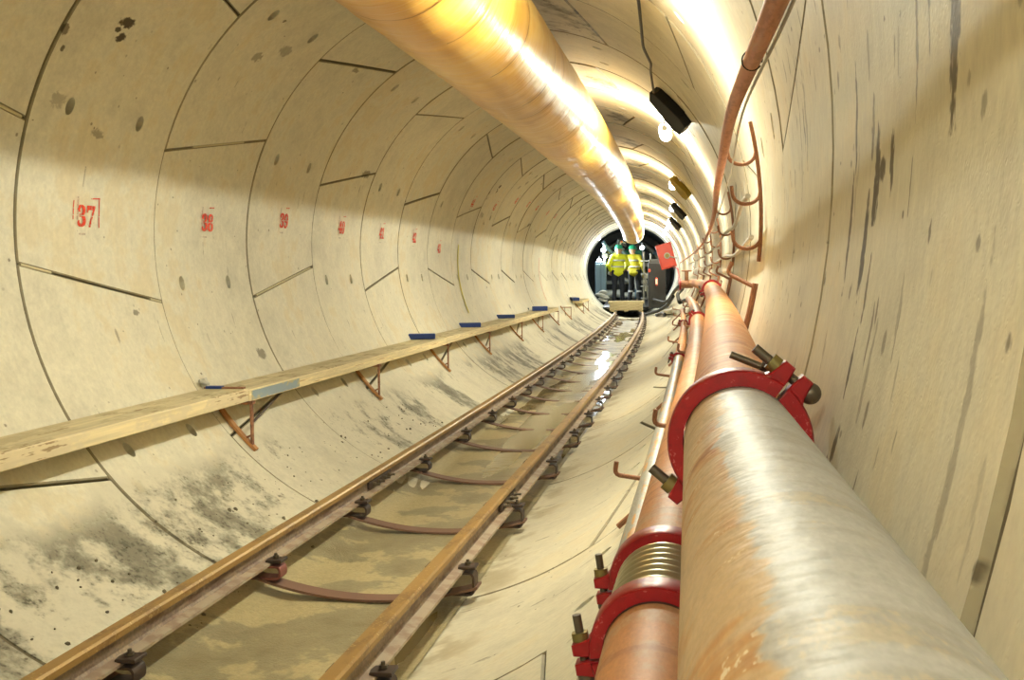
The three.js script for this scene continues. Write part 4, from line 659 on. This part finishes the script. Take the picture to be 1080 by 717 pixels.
function worker(label, z, X, Y, turn, o) {
  const t = thing('person', label, 'person', z, X, Y, 'workers at the machine'); t.rotation.y += turn;
  const L = o.lean, sh = [L[0], 1.36, L[1]], hip = [0, 0.9, 0], hd = [L[0] * 1.25 + o.head[0], 1.53, L[1] * 1.3 + o.head[1]], skin = std({ color: 0xb98a6c, roughness: 0.6 });
  const body = [], jacket = [], trousers = [], boots = [];
  const arms = o.arms, neck = [lin(sh[0], hd[0], 0.4), 1.43, lin(sh[2], hd[2], 0.4)];
  body.push([neck, hd, 0.055, 0.07], [[hd[0], 1.5, hd[2]], [hd[0], 1.58, hd[2]], 0.075, 0.095], [[hd[0], 1.5, hd[2] - 0.07], [hd[0], 1.5, hd[2] - 0.09], 0.045, 0.02], [[hd[0] - 0.085, 1.52, hd[2]], [hd[0] - 0.09, 1.54, hd[2]], 0.018, 0.015], [[hd[0] + 0.085, 1.52, hd[2]], [hd[0] + 0.09, 1.54, hd[2]], 0.018, 0.015], [neck, hip, 0.07, 0.09]);
  for (const s of [0, 1]) {
    const sg = s ? 1 : -1, S = [sh[0] + sg * 0.185, sh[1] - 0.02, sh[2]], [E, H] = arms[s];
    jacket.push([S, E, 0.07, 0.056], [E, [lin(E[0], H[0], 0.85), lin(E[1], H[1], 0.85), lin(E[2], H[2], 0.85)], 0.055, 0.042]);
    body.push([S, E, 0.045, 0.04], [E, H, 0.038, 0.026]);
    // palm, four fingers and a thumb
    const dv = V(H[0] - E[0], H[1] - E[1], H[2] - E[2]).normalize(), sd = V(0, 0, 1).cross(dv).normalize(), pl = V(...H).addScaledVector(dv, 0.06); body.push([H, [pl.x, pl.y, pl.z], 0.028, 0.032]);
    for (let k = 0; k < 4; k++) { const b0 = pl.clone().addScaledVector(sd, (k - 1.5) * 0.02), b1 = b0.clone().addScaledVector(dv, 0.045 + 0.012 * (k === 1 || k === 2)), b2 = b1.clone().addScaledVector(dv, 0.02).add(V(0, -0.012, -0.02)); body.push([b0.toArray(), b1.toArray(), 0.01, 0.009], [b1.toArray(), b2.toArray(), 0.009, 0.008]); }
    const th = V(...H).addScaledVector(sd, -0.03); body.push([th.toArray(), th.clone().addScaledVector(sd, -0.02).addScaledVector(dv, 0.05).toArray(), 0.012, 0.009]);
    const hp = [sg * 0.095, 0.88, 0], kn = o.knees[s], ft = o.feet[s];
    trousers.push([hp, kn, 0.098, 0.068], [kn, [ft[0], 0.12, ft[2]], 0.068, 0.06]); body.push([hp, kn, 0.07, 0.05], [kn, [ft[0], 0.08, ft[2]], 0.05, 0.04]);
    boots.push([[ft[0], 0.15, ft[2]], [ft[0], 0.06, ft[2]], 0.062, 0.055], [[ft[0], 0.05, ft[2] + 0.02], [ft[0] * 1.08, 0.042, ft[2] - 0.15], 0.052, 0.042]);
  }
  jacket.push([[sh[0] - 0.12, sh[1] - 0.03, sh[2]], [sh[0] + 0.12, sh[1] - 0.03, sh[2]], 0.085, 0.085], [[sh[0], sh[1] - 0.08, sh[2]], [lin(sh[0], 0, 0.6), 1.1, lin(sh[2], 0, 0.6)], 0.15, 0.155], [[lin(sh[0], 0, 0.6) - 0.05, 1.1, lin(sh[2], 0, 0.6)], [-0.06, 0.9, 0], 0.12, 0.125], [[lin(sh[0], 0, 0.6) + 0.05, 1.1, lin(sh[2], 0, 0.6)], [0.06, 0.9, 0], 0.12, 0.125]);
  trousers.push([[-0.06, 0.93, 0], [0.06, 0.93, 0], 0.12, 0.12]);
  const bb = [[-0.85, -0.05, -0.85], [0.85, 1.75, 0.85]];
  part('body', figure(body, 0.02, bb, 0.02), skin, t); const j = part('jacket', figure(jacket, 0.05, bb, 0.02), o.jacket, t); j.userData.label = o.jacketLabel;
  part('trousers', figure(trousers, 0.04, bb, 0.02), o.trousers, t); part('boots', figure(boots, 0.02, bb, 0.02), M.black, t);
  const silver = std({ color: 0xc8c8c2, roughness: 0.35 });
  for (const y of [1.06, 1.24]) { const c = [lin(0, sh[0], (y - 0.9) / 0.46), y, lin(0, sh[2], (y - 0.9) / 0.46)]; const g = new THREE.TorusGeometry(1, 0.11, 8, 28); g.rotateX(Math.PI / 2); g.scale(0.172, 0.2, 0.162); part('reflective_band', T(g, c[0], c[1], c[2]), silver, t); }
  if (o.legBand) for (const s of [0, 1]) { const k = o.knees[s], f = o.feet[s]; part('reflective_band', T(cyl(0.072, 0.05, 16), lin(k[0], f[0], 0.35), lin(k[1], 0.1, 0.35), lin(k[2], f[2], 0.35)), silver, t); }
  // helmet with brim
  const prof = [[0.135, -0.004], [0.132, 0.004], [0.112, 0.008], [0.11, 0.05], [0.09, 0.095], [0.05, 0.12], [0.0001, 0.127]].map((p) => new THREE.Vector2(...p)), hg = new THREE.LatheGeometry(prof, 24); hg.scale(1, 1, 1.15);
  const hm = part('helmet', T(hg, hd[0], 1.575, hd[2]), std({ color: o.helmet, roughness: 0.35 }), t);
  const face = merge([T(new THREE.SphereGeometry(0.011, 8, 6), hd[0] - 0.032, 1.535, hd[2] - 0.09), T(new THREE.SphereGeometry(0.011, 8, 6), hd[0] + 0.032, 1.535, hd[2] - 0.09)]); part('eyes', face, M.black, t); part('nose', T(new THREE.ConeGeometry(0.017, 0.045, 8), hd[0], 1.515, hd[2] - 0.1), skin, t); part('mouth', T(rbox(0.05, 0.008, 0.01, 0.002), hd[0], 1.475, hd[2] - 0.098), std({ color: 0x8a4a40, roughness: 0.6 }), t);
  return t;
}
const hiVis = std({ color: 0xdfe01e, roughness: 0.6 }), hiVisDull = std({ color: 0xb5a81c, roughness: 0.65 });
worker('worker with his back turned, bright yellow jacket, green helmet, left of the two', 32.9, -0.36, -0.918, 0.12, { lean: [0.03, -0.03], head: [0.0, -0.03], arms: [[[-0.27, 1.1, 0.02], [-0.2, 0.92, -0.16]], [[0.3, 1.12, -0.06], [0.24, 1.0, -0.28]]], knees: [[-0.1, 0.48, -0.03], [0.11, 0.48, 0.0]], feet: [[-0.11, 0, 0.02], [0.12, 0, 0.03]], jacket: hiVis, jacketLabel: 'bright yellow high-visibility jacket', trousers: std({ color: 0x23252b, roughness: 0.8 }), helmet: 0x2aa273 });
worker('worker in a dull yellow top and black banded trousers, right of the two', 33.4, 0.12, -0.918, -0.35, { lean: [-0.06, -0.06], head: [-0.03, -0.04], arms: [[[-0.28, 1.12, -0.08], [-0.3, 0.98, -0.3]], [[0.26, 1.08, 0.04], [0.28, 0.86, -0.08]]], knees: [[-0.12, 0.48, -0.05], [0.14, 0.48, 0.02]], feet: [[-0.16, 0, 0.0], [0.17, 0, 0.06]], jacket: hiVisDull, jacketLabel: 'dull yellow work top', trousers: std({ color: 0x141518, roughness: 0.8 }), helmet: 0x2aa273, legBand: true });

shadow(scene);
renderer.render(scene, camera);
